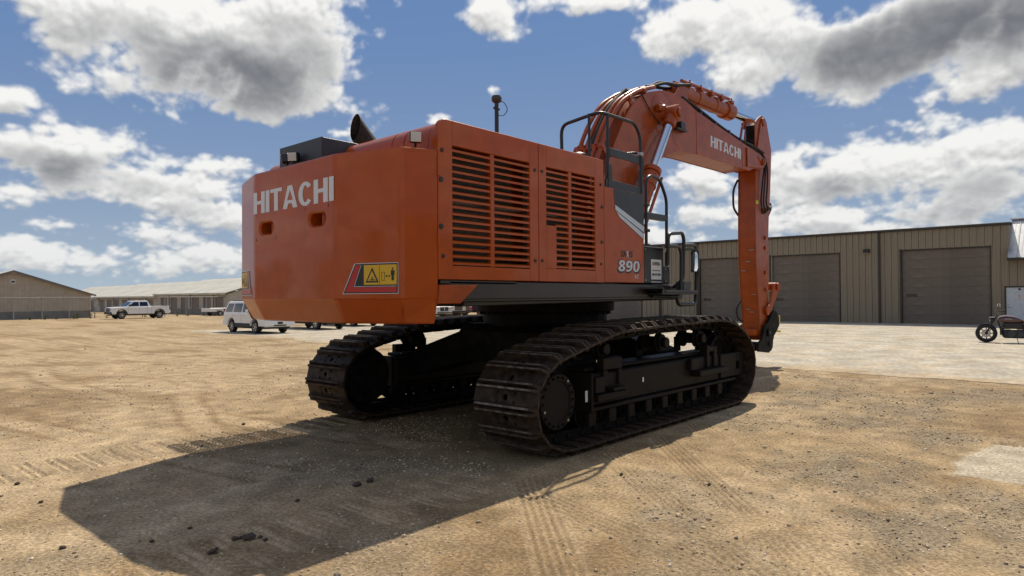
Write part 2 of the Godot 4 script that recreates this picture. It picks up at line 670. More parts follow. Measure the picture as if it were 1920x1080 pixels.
# ------------------------------------------------------------------ materials
func make_materials():
	var grain = noise_tex(3, 0.012, 5, 0.90, 1.0)
	var blotch = noise_tex(8, 0.006, 4, 0.86, 1.0, 512, FastNoiseLite.TYPE_SIMPLEX_SMOOTH, 1.3)
	var peel = noise_tex(21, 0.05, 2, 0.3, 0.7, 256)
	var rust = noise_tex(14, 0.010, 5, 0.55, 1.0, 512, FastNoiseLite.TYPE_SIMPLEX_SMOOTH, 1.5)
	M.grain = grain
	M.blotch = blotch
	mat("orange", lin(0.43, 0.078, 0.0075), 0.36, 0.0, {"bump": blotch, "bump_cm": 0.10, "tex": grain, "scale": 0.55, "coat": 0.32, "coat_rough": 0.04, "spec": 0.3})
	mat("orange_worn", lin(0.42, 0.078, 0.0095), 0.42, 0.0, {"tex": blotch, "scale": 0.8, "coat": 0.25, "coat_rough": 0.12, "detail": grain, "detail_scale": 2.0, "spec": 0.35})
	mat("frame_grey", lin(0.026, 0.021, 0.017), 0.42, 0.0, {"tex": blotch, "scale": 0.7, "coat": 0.15, "coat_rough": 0.2})
	mat("under_black", lin(0.016, 0.0145, 0.013), 0.6, 0.0, {"tex": rust, "scale": 0.9, "spec": 0.22})
	mat("frame_paint", lin(0.017, 0.014, 0.0115), 0.48, 0.0, {"tex": blotch, "scale": 0.8, "spec": 0.2})
	mat("shoe", lin(0.075, 0.050, 0.034), 0.6, 0.15, {"spec": 0.3, "tex": rust, "scale": 1.3, "detail": grain, "detail_scale": 3.0})
	mat("shoe_dark", lin(0.07, 0.06, 0.052), 0.42, 0.35, {"tex": rust, "scale": 1.1})
	mat("grouser_worn", lin(0.26, 0.21, 0.165), 0.5, 0.4, {"tex": rust, "scale": 2.0})
	mat("black_paint", lin(0.012, 0.013, 0.014), 0.38)
	mat("charcoal", lin(0.040, 0.045, 0.050), 0.5, 0.0, {"tex": blotch, "scale": 1.2})
	mat("rubber", lin(0.014, 0.014, 0.014), 0.75)
	mat("mesh_dark", lin(0.05, 0.047, 0.044), 0.7)
	mat("radiator", lin(0.13, 0.125, 0.115), 0.6, 0.3)
	mat("chrome", lin(0.62, 0.63, 0.64), 0.09, 1.0)
	mat("steel", lin(0.35, 0.34, 0.33), 0.35, 0.9)
	mat("silver_print", lin(0.52, 0.53, 0.54), 0.28, 0.5)
	mat("letter_white", lin(0.62, 0.62, 0.63), 0.4)
	mat("print_black", lin(0.015, 0.015, 0.016), 0.45)
	mat("print_red", lin(0.42, 0.020, 0.018), 0.35)
	mat("print_yellow", lin(0.62, 0.38, 0.015), 0.4)
	mat("print_blue", lin(0.02, 0.04, 0.20), 0.4)
	mat("paper_white", lin(0.66, 0.66, 0.64), 0.5)
	mat("tag_yellow", lin(0.60, 0.50, 0.04), 0.5)
	mat("glass_dark", lin(0.010, 0.012, 0.014), 0.06, 0.0, {"spec": 0.6})
	mat("glass_lens", lin(0.55, 0.54, 0.50), 0.12)
	mat("mirror_glass", lin(0.80, 0.82, 0.84), 0.04, 1.0)
	mat("cab_glass", lin(0.02, 0.022, 0.024), 0.05, 0.0, {"alpha": 0.45})
	mat("exhaust", lin(0.045, 0.030, 0.022), 0.6, 0.4, {"tex": rust, "scale": 2.5})
	# buildings
	mat("tan_wall", lin(0.33, 0.265, 0.180), 0.5, 0.0, {"tex": grain, "scale": 0.3, "detail": blotch, "detail_scale": 0.07})
	mat("tan_trim", lin(0.36, 0.29, 0.20), 0.5, 0.0, {"tex": grain, "scale": 0.3})
	mat("bronze", lin(0.028, 0.022, 0.018), 0.45)
	mat("door_taupe", lin(0.185, 0.145, 0.108), 0.55, 0.0, {"tex": grain, "scale": 0.4, "detail": blotch, "detail_scale": 0.15})
	mat("door_white", lin(0.58, 0.60, 0.62), 0.5, 0.0, {"tex": grain, "scale": 0.6})
	mat("roof_galv", lin(0.52, 0.53, 0.55), 0.3, 0.7, {"tex": blotch, "scale": 0.5})
	mat("shed_wall", lin(0.42, 0.36, 0.28), 0.6, 0.0, {"tex": grain, "scale": 0.2})
	mat("shed_skirt", lin(0.16, 0.155, 0.145), 0.6, 0.0, {"tex": grain, "scale": 0.2})
	mat("shed_fascia", lin(0.13, 0.125, 0.12), 0.5)
	mat("storage_wall", lin(0.46, 0.42, 0.34), 0.6, 0.0, {"tex": grain, "scale": 0.2})
	mat("storage_door", lin(0.19, 0.155, 0.135), 0.6, 0.0, {"tex": grain, "scale": 0.5})
	mat("roof_cream", lin(0.56, 0.53, 0.44), 0.5, 0.0, {"tex": blotch, "scale": 0.12})
	mat("galv_wire", lin(0.30, 0.30, 0.30), 0.5, 0.5)
	# vehicles
	mat("car_white", lin(0.72, 0.72, 0.71), 0.25, 0.0, {"coat": 0.8, "coat_rough": 0.04})
	mat("car_black", lin(0.012, 0.012, 0.014), 0.25, 0.0, {"coat": 0.8, "coat_rough": 0.04})
	mat("car_maroon", lin(0.085, 0.018, 0.018), 0.25, 0.2, {"coat": 0.8, "coat_rough": 0.04})
	mat("car_red", lin(0.35, 0.02, 0.02), 0.25, 0.0, {"coat": 0.8, "coat_rough": 0.04})
	mat("car_blue", lin(0.018, 0.030, 0.075), 0.25, 0.2, {"coat": 0.8, "coat_rough": 0.04})
	mat("car_cladding", lin(0.020, 0.020, 0.021), 0.6)
	mat("alloy", lin(0.50, 0.50, 0.51), 0.25, 0.9)
	mat("tail_red", lin(0.20, 0.010, 0.010), 0.2)
	mat("tank_maroon", lin(0.060, 0.010, 0.009), 0.22, 0.0, {"coat": 0.9, "coat_rough": 0.03})
	# ground
	var speck = noise_tex(17, 0.035, 6, 0.74, 1.0, 1024, FastNoiseLite.TYPE_SIMPLEX_SMOOTH, 2.2, 0.70)
	var coarse = noise_tex(41, 0.012, 6, 0.84, 1.0, 1024, FastNoiseLite.TYPE_SIMPLEX_SMOOTH, 1.6)
	mat("dirt", Color(1, 1, 1), 0.93, 0.0, {"tex": speck, "world": true, "scale": 0.60, "vcol": true, "detail": coarse, "detail_scale": 0.17, "bump": speck, "bump_cm": 1.5, "spec": 0.2})
	mat("concrete", Color(1, 1, 1), 0.85, 0.0, {"tex": coarse, "world": true, "scale": 0.45, "vcol": true, "detail": coarse, "detail_scale": 0.06, "spec": 0.3})
	mat("stone", Color(1, 1, 1), 0.85, 0.0, {"vcol": true, "spec": 0.3})
	mat("clod", lin(0.085, 0.060, 0.042), 0.95, 0.0, {"tex": speck, "scale": 4.0})
	mat("weed", lin(0.085, 0.10, 0.035), 0.8, 0.0, {"vcol": true})

# ------------------------------------------------------------------ ground
var gn := FastNoiseLite.new()
var gn2 := FastNoiseLite.new()

func base_y(_x: float, z: float) -> float:
	return -0.30 * smooth(-6.0, -29.0, z)

func bars(x: float, z: float, z0: float, z1: float, off: float) -> float:
	# prints of double-bar track shoes
	if z < z0 or z > z1:
		return 0.0
	var wob = gn.get_noise_2d(x * 3.0, z * 3.0) * 0.012
	var q = fposmod(x - off + wob, 0.27)
	var d = minf(absf(q - 0.035), absf(q - 0.105))
	var e = smooth(z0, z0 + 0.05, z) * smooth(z1, z1 - 0.05, z)
	return e * smooth(0.030, 0.018, d)

func ruts(x: float, z: float, ax: float, az: float, dx: float, dz: float, half: float, pitch: float) -> float:
	# thin ribs left by a tyre rolling along (dx, dz) from (ax, az)
	var u = (x - ax) * dx + (z - az) * dz
	var w = -(x - ax) * dz + (z - az) * dx + 0.05 * sin(u * 0.6)
	if absf(w) > half:
		return 0.0
	return (0.5 + 0.5 * cos(w / pitch * TAU)) * smooth(half, half * 0.6, absf(w))

const STONY := [[-0.95, 4.65, 0.75], [2.0, 4.0, 0.7], [3.3, 4.2, 0.9], [1.4, 5.0, 0.6], [6.0, 5.0, 0.9], [5.0, 4.5, 0.7], [4.4, 2.9, 1.0], [-2.6, 5.5, 0.6], [-1.6, 5.9, 0.8], [-3.3, 4.0, 0.35], [2.9, 2.8, 0.6]]

func stony(x: float, z: float) -> float:
	# how much loose stone lies here
	var p = smooth(-0.05, 0.35, gn2.get_noise_2d(x * 2.3 + 70.0, z * 2.3 - 30.0)) * 0.55
	if z > 1.5 and z < 8.0 and x < 8.0 and x > -5.0:
		var m = gn.get_noise_2d(x * 1.1 + 3.0, z * 2.0 - 8.0)
		for s in STONY:
			var d = Vector2((x - s[0]) * 0.75, z - s[1]).length() / s[2]
			p = maxf(p, smooth(1.1, 0.2, d - m * 0.9))
	return p

const LANES := [[-2.22, 3.77, -0.76, 0.65, 1.0], [-1.75, 4.25, -0.76, 0.65, 0.8], [-3.2, 3.95, -0.67, 0.742, 0.7], [-4.15, 3.35, -0.72, 0.694, 1.0], [-4.0, 4.4, -0.30, 0.954, 0.7], [1.9, 3.2, -0.80, 0.60, 0.7], [3.6, 3.0, -0.62, 0.785, 0.7], [5.4, 3.4, -0.25, 0.968, 0.6]]
const ARCS := [[26.0, -8.0, 30.0, 1.0], [26.0, -8.0, 31.9, 1.0], [30.0, -20.0, 27.0, 0.9], [30.0, -20.0, 28.9, 0.9], [-2.0, -60.0, 34.0, 0.9], [-2.0, -60.0, 35.9, 0.9], [-14.0, -46.0, 30.0, 0.8], [-14.0, -46.0, 31.8, 0.8], [18.0, -52.0, 22.0, 0.9], [18.0, -52.0, 23.8, 0.9], [10.0, -90.0, 70.0, 0.7], [10.0, -90.0, 71.9, 0.7], [40.0, 10.0, 44.0, 0.8], [40.0, 10.0, 45.9, 0.8]]

func apron_edge(z: float) -> float:
	return 8.05 + 1.6 * smooth(-20.0, -25.0, z) + 0.10 * gn.get_noise_2d(z * 2.0, 9.0) + 0.22 * gn.get_noise_2d(z * 0.35, 3.0)

func ground_sample(x: float, z: float):
	var near = smooth(26.0, 10.0, Vector2(x + 8.0, z - 6.5).length())
	var h = base_y(x, z)
	var big = gn2.get_noise_2d(x, z)
	var mid = gn.get_noise_2d(x * 1.7, z * 1.7)
	h += big * 0.012 * near
	var loose = stony(x, z)
	h += near * (mid * 0.004 + loose * 0.010 * gn.get_noise_2d(x * 9.0, z * 9.0))
	# base tone of the lot, with paler dust, browner damp soil and grey stone
	var tan_ = Vector3(0.500, 0.366, 0.212)
	var pale = Vector3(0.635, 0.482, 0.300)
	var brown = Vector3(0.355, 0.242, 0.130)
	var grey = Vector3(0.355, 0.285, 0.195)
	var c = tan_.lerp(pale, smooth(-0.1, 0.5, big + mid * 0.4))
	c = c.lerp(pale, 0.55 * smooth(-1.0, -8.0, z))
	c = c.lerp(brown, 0.8 * smooth(0.0, 0.45, gn2.get_noise_2d(x * 1.6 - 40.0, z * 1.6 + 11.0) + mid * 0.35))
	c = c.lerp(grey, 0.8 * loose * smooth(-2.0, 2.0, z))
	var sweep = gn.get_noise_2d((x * 0.75 - z * 0.66) * 0.25, (x * 0.66 + z * 0.75) * 2.4)
	c *= 1.0 + 0.16 * sweep
	if near > 0.01:
		var b = bars(x, z, -2.19, -1.32, -6.385)
		if x < -2.4:
			h -= 0.022 * b * smooth(-12.0, -9.0, x)
			if z > -2.19 and z < -1.32:
				c *= 0.86
			c = c.lerp(pale * 1.18, b)
		var b2 = bars(x, z, 1.62, 2.42, -6.27)
		if x < -3.4 and b2 > 0.0:
			var k = smooth(-0.45, 0.05, gn.get_noise_2d(x * 1.5 + 5.0, z * 1.2))
			h -= 0.018 * b2 * k
			c = c.lerp(pale * 1.1, 0.9 * b2 * k)
		# tread lanes rolled across the open side
		for q in LANES:
			var t = ruts(x, z, q[0], q[1], q[2], q[3], 0.19, 0.063)
			if t > 0.0 and z > 2.3:
				var k2 = q[4] * smooth(-0.45, 0.1, gn.get_noise_2d(x * 0.6 - 9.0, z * 0.6 + q[0]))
				h -= 0.016 * t * k2
				c = c.lerp(brown * 0.95, 0.60 * minf(t, 1.0) * k2)
				c = c.lerp(pale, 0.35 * (1.0 - minf(t, 1.0)) * k2)
	# older wheel lanes curving over the yard
	if z < 0.5 and x < 40.0:
		for q in ARCS:
			var w = absf(Vector2(x - q[0], z - q[1]).length() - q[2] + 0.25 * big)
			if w < 0.34:
				var k3 = q[3] * smooth(-0.4, 0.2, gn.get_noise_2d(x * 0.25 + q[2], z * 0.25))
				c = c.lerp(pale * 1.08, 0.6 * k3 * smooth(0.22, 0.10, w))
				c = c.lerp(brown, 0.75 * k3 * smooth(0.10, 0.0, absf(w - 0.26)))
	# bare pale concrete showing through the dirt
	if x > -1.2 and x < 2.2 and z > 5.0:
		var e = maxf(maxf(-0.40 - x, x - 1.42), 5.42 - z + 0.25 * maxf(x - 0.8, 0.0))
		var bare = smooth(0.06, -0.03, e + 0.10 * gn.get_noise_2d(x * 2.2, z * 2.2) + 0.04 * gn.get_noise_2d(x * 9.0, z * 9.0))
		c = c.lerp(Vector3(0.66, 0.565, 0.42), bare)
		h = lerpf(h, base_y(x, z) + 0.004, bare)
	return [h, c]

func grid_lines(lo: float, hi: float, step: float, reach_lo: float, reach_hi: float) -> Array:
	var out = []
	var x = lo
	while x < hi:
		out.append(x)
		x += step
	out.append(hi)
	var s = step
	var q = hi
	while q < reach_hi:
		s *= 1.075
		q += s
		out.append(q)
	s = step
	q = lo
	while q > reach_lo:
		s *= 1.075
		q -= s
		out.push_front(q)
	return out

func make_ground():
	gn.noise_type = FastNoiseLite.TYPE_SIMPLEX_SMOOTH
	gn.seed = 77
	gn.frequency = 0.9
	gn.fractal_octaves = 3
	gn2.noise_type = FastNoiseLite.TYPE_SIMPLEX_SMOOTH
	gn2.seed = 99
	gn2.frequency = 0.16
	gn2.fractal_octaves = 4
	var xs = grid_lines(-7.7, 0.5, 0.016, -700.0, 900.0)
	var zs = grid_lines(-2.6, 6.6, 0.03, -900.0, 700.0)
	var nx = xs.size()
	var nz = zs.size()
	var v := PackedVector3Array()
	var n := PackedVector3Array()
	var c := PackedColorArray()
	v.resize(nx * nz)
	n.resize(nx * nz)
	c.resize(nx * nz)
	for j in nz:
		for i in nx:
			var g = ground_sample(xs[i], zs[j])
			v[j * nx + i] = V(xs[i], g[0], zs[j])
			c[j * nx + i] = Color(g[1].x, g[1].y, g[1].z)
	for j in nz:
		for i in nx:
			var a = v[j * nx + maxi(i - 1, 0)]
			var b = v[j * nx + mini(i + 1, nx - 1)]
			var d = v[maxi(j - 1, 0) * nx + i]
			var e = v[mini(j + 1, nz - 1) * nx + i]
			n[j * nx + i] = (e - d).cross(b - a).normalized()
	var ix := PackedInt32Array()
	ix.resize((nx - 1) * (nz - 1) * 6)
	var k = 0
	for j in nz - 1:
		for i in nx - 1:
			var o = j * nx + i
			ix[k] = o
			ix[k + 1] = o + 1
			ix[k + 2] = o + nx
			ix[k + 3] = o + 1
			ix[k + 4] = o + nx + 1
			ix[k + 5] = o + nx
			k += 6
	var arr = []
	arr.resize(Mesh.ARRAY_MAX)
	arr[Mesh.ARRAY_VERTEX] = v
	arr[Mesh.ARRAY_NORMAL] = n
	arr[Mesh.ARRAY_COLOR] = c
	arr[Mesh.ARRAY_INDEX] = ix
	var am := ArrayMesh.new()
	am.add_surface_from_arrays(Mesh.PRIMITIVE_TRIANGLES, arr)
	structure(put("ground", am, M.dirt), "sandy brown dirt lot with tyre and track prints", "ground")

func slab(called, z0, z1, x0_of, x1, lift, tone, stains, label):
	# a poured sheet that follows the lot, cut to an uneven front edge
	var mb = MB.new()
	var nz = int((z1 - z0) / 0.25) + 1
	var us = []
	var u = 0.0
	var s = 0.004
	while u < 1.0:
		us.append(u)
		s *= 1.12
		u += s
	us.append(1.0)
	var rows = []
	for j in nz + 1:
		var z = lerpf(z0, z1, float(j) / nz)
		var xe = x0_of.call(z)
		var row = []
		for t in us:
			var x = lerpf(xe, x1, t)
			var h = ground_sample(x, z)[0] if x < 14.0 else base_y(x, z)
			var big = gn2.get_noise_2d(x * 1.3 + 15.0, z * 1.3)
			var st = gn.get_noise_2d(x * 0.5, z * 1.6 + 31.0)
			var cc = tone * (1.0 + 0.10 * big + 0.06 * st)
			# dirt dragged on to the slab by wheels
			cc = cc.lerp(Vector3(0.50, 0.37, 0.22), 0.9 * smooth(1.1, -0.1, x - xe + 1.3 * gn.get_noise_2d(x * 1.3, z * 1.3)))
			cc = cc.lerp(Vector3(0.50, 0.37, 0.22), stains * smooth(0.0, 0.6, st + big * 0.6 + 0.18))
			row.append([V(x, base_y(x, z) + maxf(h - base_y(x, z), 0.0) * smooth(6.0, 0.5, x - xe) + lift, z), Color(cc.x, cc.y, cc.z)])
		rows.append(row)
	for j in nz:
		for i in us.size() - 1:
			var q = [rows[j][i], rows[j + 1][i], rows[j + 1][i + 1], rows[j][i + 1]]
			for f in [[0, 1, 2], [0, 2, 3]]:
				var nn = Vector3.UP
				for w in [f[0], f[2], f[1]]:
					mb.v.append(q[w][0])
					mb.n.append(nn)
					mb.c.append(q[w][1])
	# orient upwards
	var a = mb.v[0]
	if (mb.v[1] - a).cross(mb.v[2] - a).y > 0:
		for t in range(0, mb.v.size(), 3):
			var p = mb.v[t + 1]
			mb.v[t + 1] = mb.v[t + 2]
			mb.v[t + 2] = p
			var pc = mb.c[t + 1]
			mb.c[t + 1] = mb.c[t + 2]
			mb.c[t + 2] = pc
	structure(put(called, mb, M.concrete), label, "pavement")

func stone_mesh(seed_):
	var r := RandomNumberGenerator.new()
	r.seed = seed_
	var t = (1.0 + sqrt(5.0)) / 2.0
	var p = [V(-1, t, 0), V(1, t, 0), V(-1, -t, 0), V(1, -t, 0), V(0, -1, t), V(0, 1, t), V(0, -1, -t), V(0, 1, -t), V(t, 0, -1), V(t, 0, 1), V(-t, 0, -1), V(-t, 0, 1)]
	for i in p.size():
		p[i] = p[i].normalized() * r.randf_range(0.72, 1.15) * V(1.0, 0.62, 0.85)
	var mb = MB.new()
	mb.col = Color(1, 1, 1)
	for f in [[0, 11, 5], [0, 5, 1], [0, 1, 7], [0, 7, 10], [0, 10, 11], [1, 5, 9], [5, 11, 4], [11, 10, 2], [10, 7, 6], [7, 1, 8], [3, 9, 4], [3, 4, 2], [3, 2, 6], [3, 6, 8], [3, 8, 9], [4, 9, 5], [2, 4, 11], [6, 2, 10], [8, 6, 7], [9, 8, 1]]:
		mb.tri_o(p[f[0]], p[f[1]], p[f[2]], p[f[0]] + p[f[1]] + p[f[2]])
	return mb.mesh()

func scatter_gravel():
	rng.seed = 4242
	var sets = [
		[-7.8, 2.5, -2.6, 6.8, 90000, 0.004, 0.0125],
		[-7.8, 9.0, -9.0, 8.0, 60000, 0.007, 0.019],
		[-6.0, 26.0, -30.0, 14.0, 30000, 0.012, 0.032],
	]
	for s in sets.size():
		var q = sets[s]
		var where = []
		var tint = []
		for i in q[4]:
			var x = rng.randf_range(q[0], q[1])
			var z = rng.randf_range(q[2], q[3])
			var keep = 0.10 + 0.75 * stony(x, z)
			if x > apron_edge(z) - 0.05:
				keep = 0.25 * smooth(1.6, 0.0, x - apron_edge(z)) if z > -3.0 else 0.0
			if absf(z) < 2.25 and absf(z) > 1.2 and absf(x) < 3.0:
				keep = 0.0
			if x > -0.5 and x < 1.5 and z > 5.3:
				keep *= 0.12
			if rng.randf() > keep:
				continue
			var h = ground_sample(x, z)[0]
			var r = q[5] + (q[6] - q[5]) * pow(rng.randf(), 3.0)
			if rng.randf() < 0.012:
				r *= 1.9
			var b = Basis.from_euler(V(rng.randf_range(-0.4, 0.4), rng.randf() * TAU, rng.randf_range(-0.4, 0.4))).scaled(Vector3.ONE * r)
			where.append(Transform3D(b, V(x, h + r * 0.16, z)))
			var k = rng.randf()
			var base = Vector3(0.50, 0.385, 0.25)
			if k < 0.14:
				base = Vector3(0.20, 0.165, 0.125)
			elif k < 0.45:
				base = Vector3(0.36, 0.27, 0.18)
			elif k > 0.92:
				base = Vector3(0.62, 0.55, 0.45)
			base *= rng.randf_range(0.75, 1.15)
			tint.append(Color(base.x, base.y, base.z))
		var mm := MultiMesh.new()
		mm.transform_format = MultiMesh.TRANSFORM_3D
		mm.use_colors = true
		mm.mesh = stone_mesh(60 + s)
		mm.instance_count = where.size()
		for i in where.size():
			mm.set_instance_transform(i, where[i])
			mm.set_instance_color(i, tint[i])
		var o := MultiMeshInstance3D.new()
		o.multimesh = mm
		o.material_override = M.stone
		o.name = named("gravel")
		add_child(o)
		o.set_meta("kind", "stuff")
		o.set_meta("label", ["fine loose gravel scattered over the near dirt", "pebbles scattered on the dirt round the tracks", "coarser stones scattered over the far dirt lot"][s])
		o.set_meta("category", "gravel")

func make_clods():
	var spots = [[-5.787, 1.897, 0.052, "largest crumbled black clod in the excavator's shadow"], [-6.083, 1.958, 0.036, "dark clod of mud in front of the largest clod"], [-6.274, 1.413, 0.024, ""], [-5.972, 1.338, 0.022, ""], [-5.063, 1.332, 0.026, ""], [-4.443, 1.327, 0.052, "dark grey stone of a pair lying in the machine's shadow"], [-4.273, 1.302, 0.045, "reddish brown stone of a pair lying in the machine's shadow"], [-3.667, -2.447, 0.035, "lone dark clod on sunlit dirt behind the far track"], [-6.537, -1.159, 0.030, ""], [-6.541, -0.327, 0.024, ""], [-6.74, 1.077, 0.026, ""], [-2.514, 2.986, 0.024, ""], [-2.306, 3.807, 0.026, ""], [-5.70, 1.97, 0.026, ""], [-5.86, 1.83, 0.030, ""]]
	for i in spots.size():
		var s = spots[i]
		var mb = MB.new()
		var r := RandomNumberGenerator.new()
		r.seed = 300 + i
		for k in (7 if i == 0 else (3 if i == 1 else 1)):
			var m = stone_mesh(500 + i * 9 + k)
			var sz = s[2] * (1.0 if k == 0 else r.randf_range(0.35, 0.6))
			var off = V(0, 0, 0) if k == 0 else V(r.randf_range(-1, 1), 0, r.randf_range(-1, 1)) * s[2] * 1.4
			var ar = m.surface_get_arrays(0)
			var vv = ar[Mesh.ARRAY_VERTEX]
			var nn = ar[Mesh.ARRAY_NORMAL]
			for t in vv.size():
				mb.v.append(vv[t] * sz + off + V(0, sz * 0.35, 0))
				mb.n.append(nn[t])
		var o = put("dirt_clod", mb, M.clod)
		o.position = V(s[0], ground_sample(s[0], s[1])[0], s[1])
		tag(o, s[3] if s[3] != "" else "small dark clod of mud lying singly on the dirt", "clod", "mud clods on the dirt lot")

# ------------------------------------------------------------------ lettering of the maker, drawn as plain strokes
func logo_mesh(width: float, height: float, depth: float):
	# seven block letters H I T A C H I filling width x height, lower left corner at the origin, facing +Z
	var mb = MB.new()
	var w = [0.158, 0.05, 0.152, 0.182, 0.168, 0.158, 0.05]
	var total = 0.0
	for q in w:
		total += q
	var gap = (1.0 - total) / 6.0
	var x = 0.0
	var s = 0.05
	var words = "HITACHI"
	mb.xf = Transform3D(Basis.from_scale(V(width, height, 1.0)), Vector3.ZERO)
	for i in 7:
		var l = words[i]
		var a = x
		var b = x + w[i]
		var r = func(x0, y0, x1, y1): mb.prism([Vector2(x0, y0), Vector2(x1, y0), Vector2(x1, y1), Vector2(x0, y1)], 0.0, depth)
		match l:
			"H":
				r.call(a, 0.0, a + s, 1.0)
				r.call(b - s, 0.0, b, 1.0)
				r.call(a + s, 0.43, b - s, 0.59)
			"I":
				r.call(a, 0.0, b, 1.0)
			"T":
				r.call(a, 0.84, b, 1.0)
				r.call((a + b - s) * 0.5, 0.0, (a + b + s) * 0.5, 0.84)
			"A":
				var m = (a + b) * 0.5
				mb.prism([Vector2(a, 0), Vector2(a + s * 1.05, 0), Vector2(a + s * 1.05 + 0.0165, 0.22), Vector2(b - s * 1.05 - 0.0165, 0.22), Vector2(b - s * 1.05, 0), Vector2(b, 0), Vector2(m + 0.028, 1.0), Vector2(m, 1.0), Vector2(m, 0.80), Vector2(m + 0.037, 0.36), Vector2(m - 0.037, 0.36), Vector2(m, 0.80), Vector2(m, 1.0), Vector2(m - 0.028, 1.0)], 0.0, depth)
			"C":
				var m = (a + b) * 0.5
				var rx = w[i] * 0.5
				var outer = []
				var inner = []
				for k in 17:
					var t = deg_to_rad(lerpf(38.0, 322.0, k / 16.0))
					outer.append(Vector2(m + cos(t) * rx, 0.5 + sin(t) * 0.52))
					inner.append(Vector2(m + cos(t) * (rx - s * 1.02), 0.5 + sin(t) * 0.36))
				inner.reverse()
				mb.prism(outer + inner, 0.0, depth)
		x = b + gap
	return mb.mesh()

func text_part(called, words, material, parent, at, turn: Basis, width, height, depth = 0.003, bold = true):
	var tm := TextMesh.new()
	var f := SystemFont.new()
	f.font_names = PackedStringArray(["Droid Sans"])
	if bold:
		f.font_weight = 700
	tm.font = f
	tm.text = words
	tm.font_size = 64
	tm.pixel_size = 0.01
	tm.depth = 0.1
	tm.curve_step = 2.0
	var bb = tm.get_aabb()
	var o := MeshInstance3D.new()
	o.mesh = tm
	o.material_override = material
	o.name = called
	parent.add_child(o, true)
	var sx = width / maxf(bb.size.x, 0.001)
	var sy = height / maxf(bb.size.y, 0.001)
	var b = turn * Basis.from_scale(V(sx, sy, depth / 0.1))
	o.transform = Transform3D(b, at - b * bb.get_center())
	return o

# ------------------------------------------------------------------ tracks
const TRACK_LOOP := [[-2.15, 0.0], [-1.2, 0.0], [0.0, 0.0], [1.2, 0.0], [2.15, 0.0], [2.46, 0.06], [2.70, 0.20], [2.86, 0.40], [2.91, 0.62], [2.87, 0.86], [2.73, 1.05], [2.46, 1.235], [2.12, 1.37], [1.75, 1.438], [1.35, 1.452], [0.8, 1.44], [0.25, 1.438], [-0.3, 1.425], [-0.85, 1.405], [-1.25, 1.385], [-1.7, 1.30], [-2.15, 1.20], [-2.48, 1.115], [-2.70, 0.98], [-2.84, 0.80], [-2.89, 0.60], [-2.845, 0.36], [-2.70, 0.165], [-2.46, 0.045]]

func loop_points(count):
	var c := Curve3D.new()
	var m = TRACK_LOOP.size()
	for i in m + 1:
		var p = TRACK_LOOP[i % m]
		var a = TRACK_LOOP[(i + m - 1) % m]
		var b = TRACK_LOOP[(i + 1) % m]
		var t = (V(b[0], b[1], 0) - V(a[0], a[1], 0)) / 6.0
		c.add_point(V(p[0], p[1], 0), -t, t)
	c.bake_interval = 0.01
	var l = c.get_baked_length()
	var out = []
	for i in count:
		var s = l * (i + 0.5) / count
		var p = c.sample_baked(s)
		var q = c.sample_baked(fposmod(s + 0.12, l))
		var r = c.sample_baked(fposmod(s - 0.12, l))
		out.append([p, (q - r).normalized()])
	return out

func shoe_mesh(half):
	var mb = MB.new()
	var t0 = -0.122
	var t1 = 0.130
	var y0 = -0.088
	var y1 = -0.058
	# plate in pieces round an octagonal hole in the middle
	var hw = 0.085
	for s in [-1.0, 1.0]:
		mb.span(V(t0, y0, s * hw), V(t1, y1, s * half))
	for q in [[t0, -hw], [hw, t1]]:
		mb.span(V(q[0], y0, -hw), V(q[1], y1, hw))
	var sq = []
	var oc = []
	for k in 16:
		var a = TAU * k / 16.0
		var d = Vector2(cos(a), sin(a))
		var m = maxf(absf(d.x), absf(d.y))
		sq.append(d / m * hw)
		oc.append(d * 0.036)
	for k in 16:
		var l = (k + 1) % 16
		for yy in [y0, y1]:
			mb.quad_o(V(sq[k].x, yy, sq[k].y), V(sq[l].x, yy, sq[l].y), V(oc[l].x, yy, oc[l].y), V(oc[k].x, yy, oc[k].y), V(0, 1 if yy == y1 else -1, 0))
		mb.quad_o(V(oc[k].x, y0, oc[k].y), V(oc[l].x, y0, oc[l].y), V(oc[l].x, y1, oc[l].y), V(oc[k].x, y1, oc[k].y), V(-oc[k].x, 0, -oc[k].y))
	# two bars with slanted ends
	for tc in [-0.098, 0.098]:
		var h = half
		var g = 0.055
		mb.hexa([V(tc - 0.022, y1, -h), V(tc + 0.022, y1, -h), V(tc + 0.022, y1, h), V(tc - 0.022, y1, h), V(tc - 0.014, 0.0, -h + g), V(tc + 0.014, 0.0, -h + g), V(tc + 0.014, 0.0, h - g), V(tc - 0.014, 0.0, h - g)], V(tc, -0.03, 0))
	# overlapping lip and bolt heads
	mb.hexa([V(t1, y0 - 0.012, -half), V(t1 + 0.022, y0 - 0.03, -half), V(t1 + 0.022, y0 - 0.03, half), V(t1, y0 - 0.012, half), V(t1, y1 - 0.008, -half), V(t1 + 0.022, y1 - 0.035, -half), V(t1 + 0.022, y1 - 0.035, half), V(t1, y1 - 0.008, half)], V(t1 + 0.011, -0.085, 0))
	for a in [-0.052, 0.052]:
		for b in [-0.125, 0.125]:
			mb.cyl(V(a, y1, b), V(a, y1 + 0.022, b), 0.017, 6)
	return mb.mesh()

func wear_mesh(half):
	# bare metal along the tips of the two bars
	var mb = MB.new()
	for tc in [-0.098, 0.098]:
		mb.span(V(tc - 0.011, -0.001, -half + 0.07), V(tc + 0.011, 0.002, half - 0.07))
	return mb.mesh()

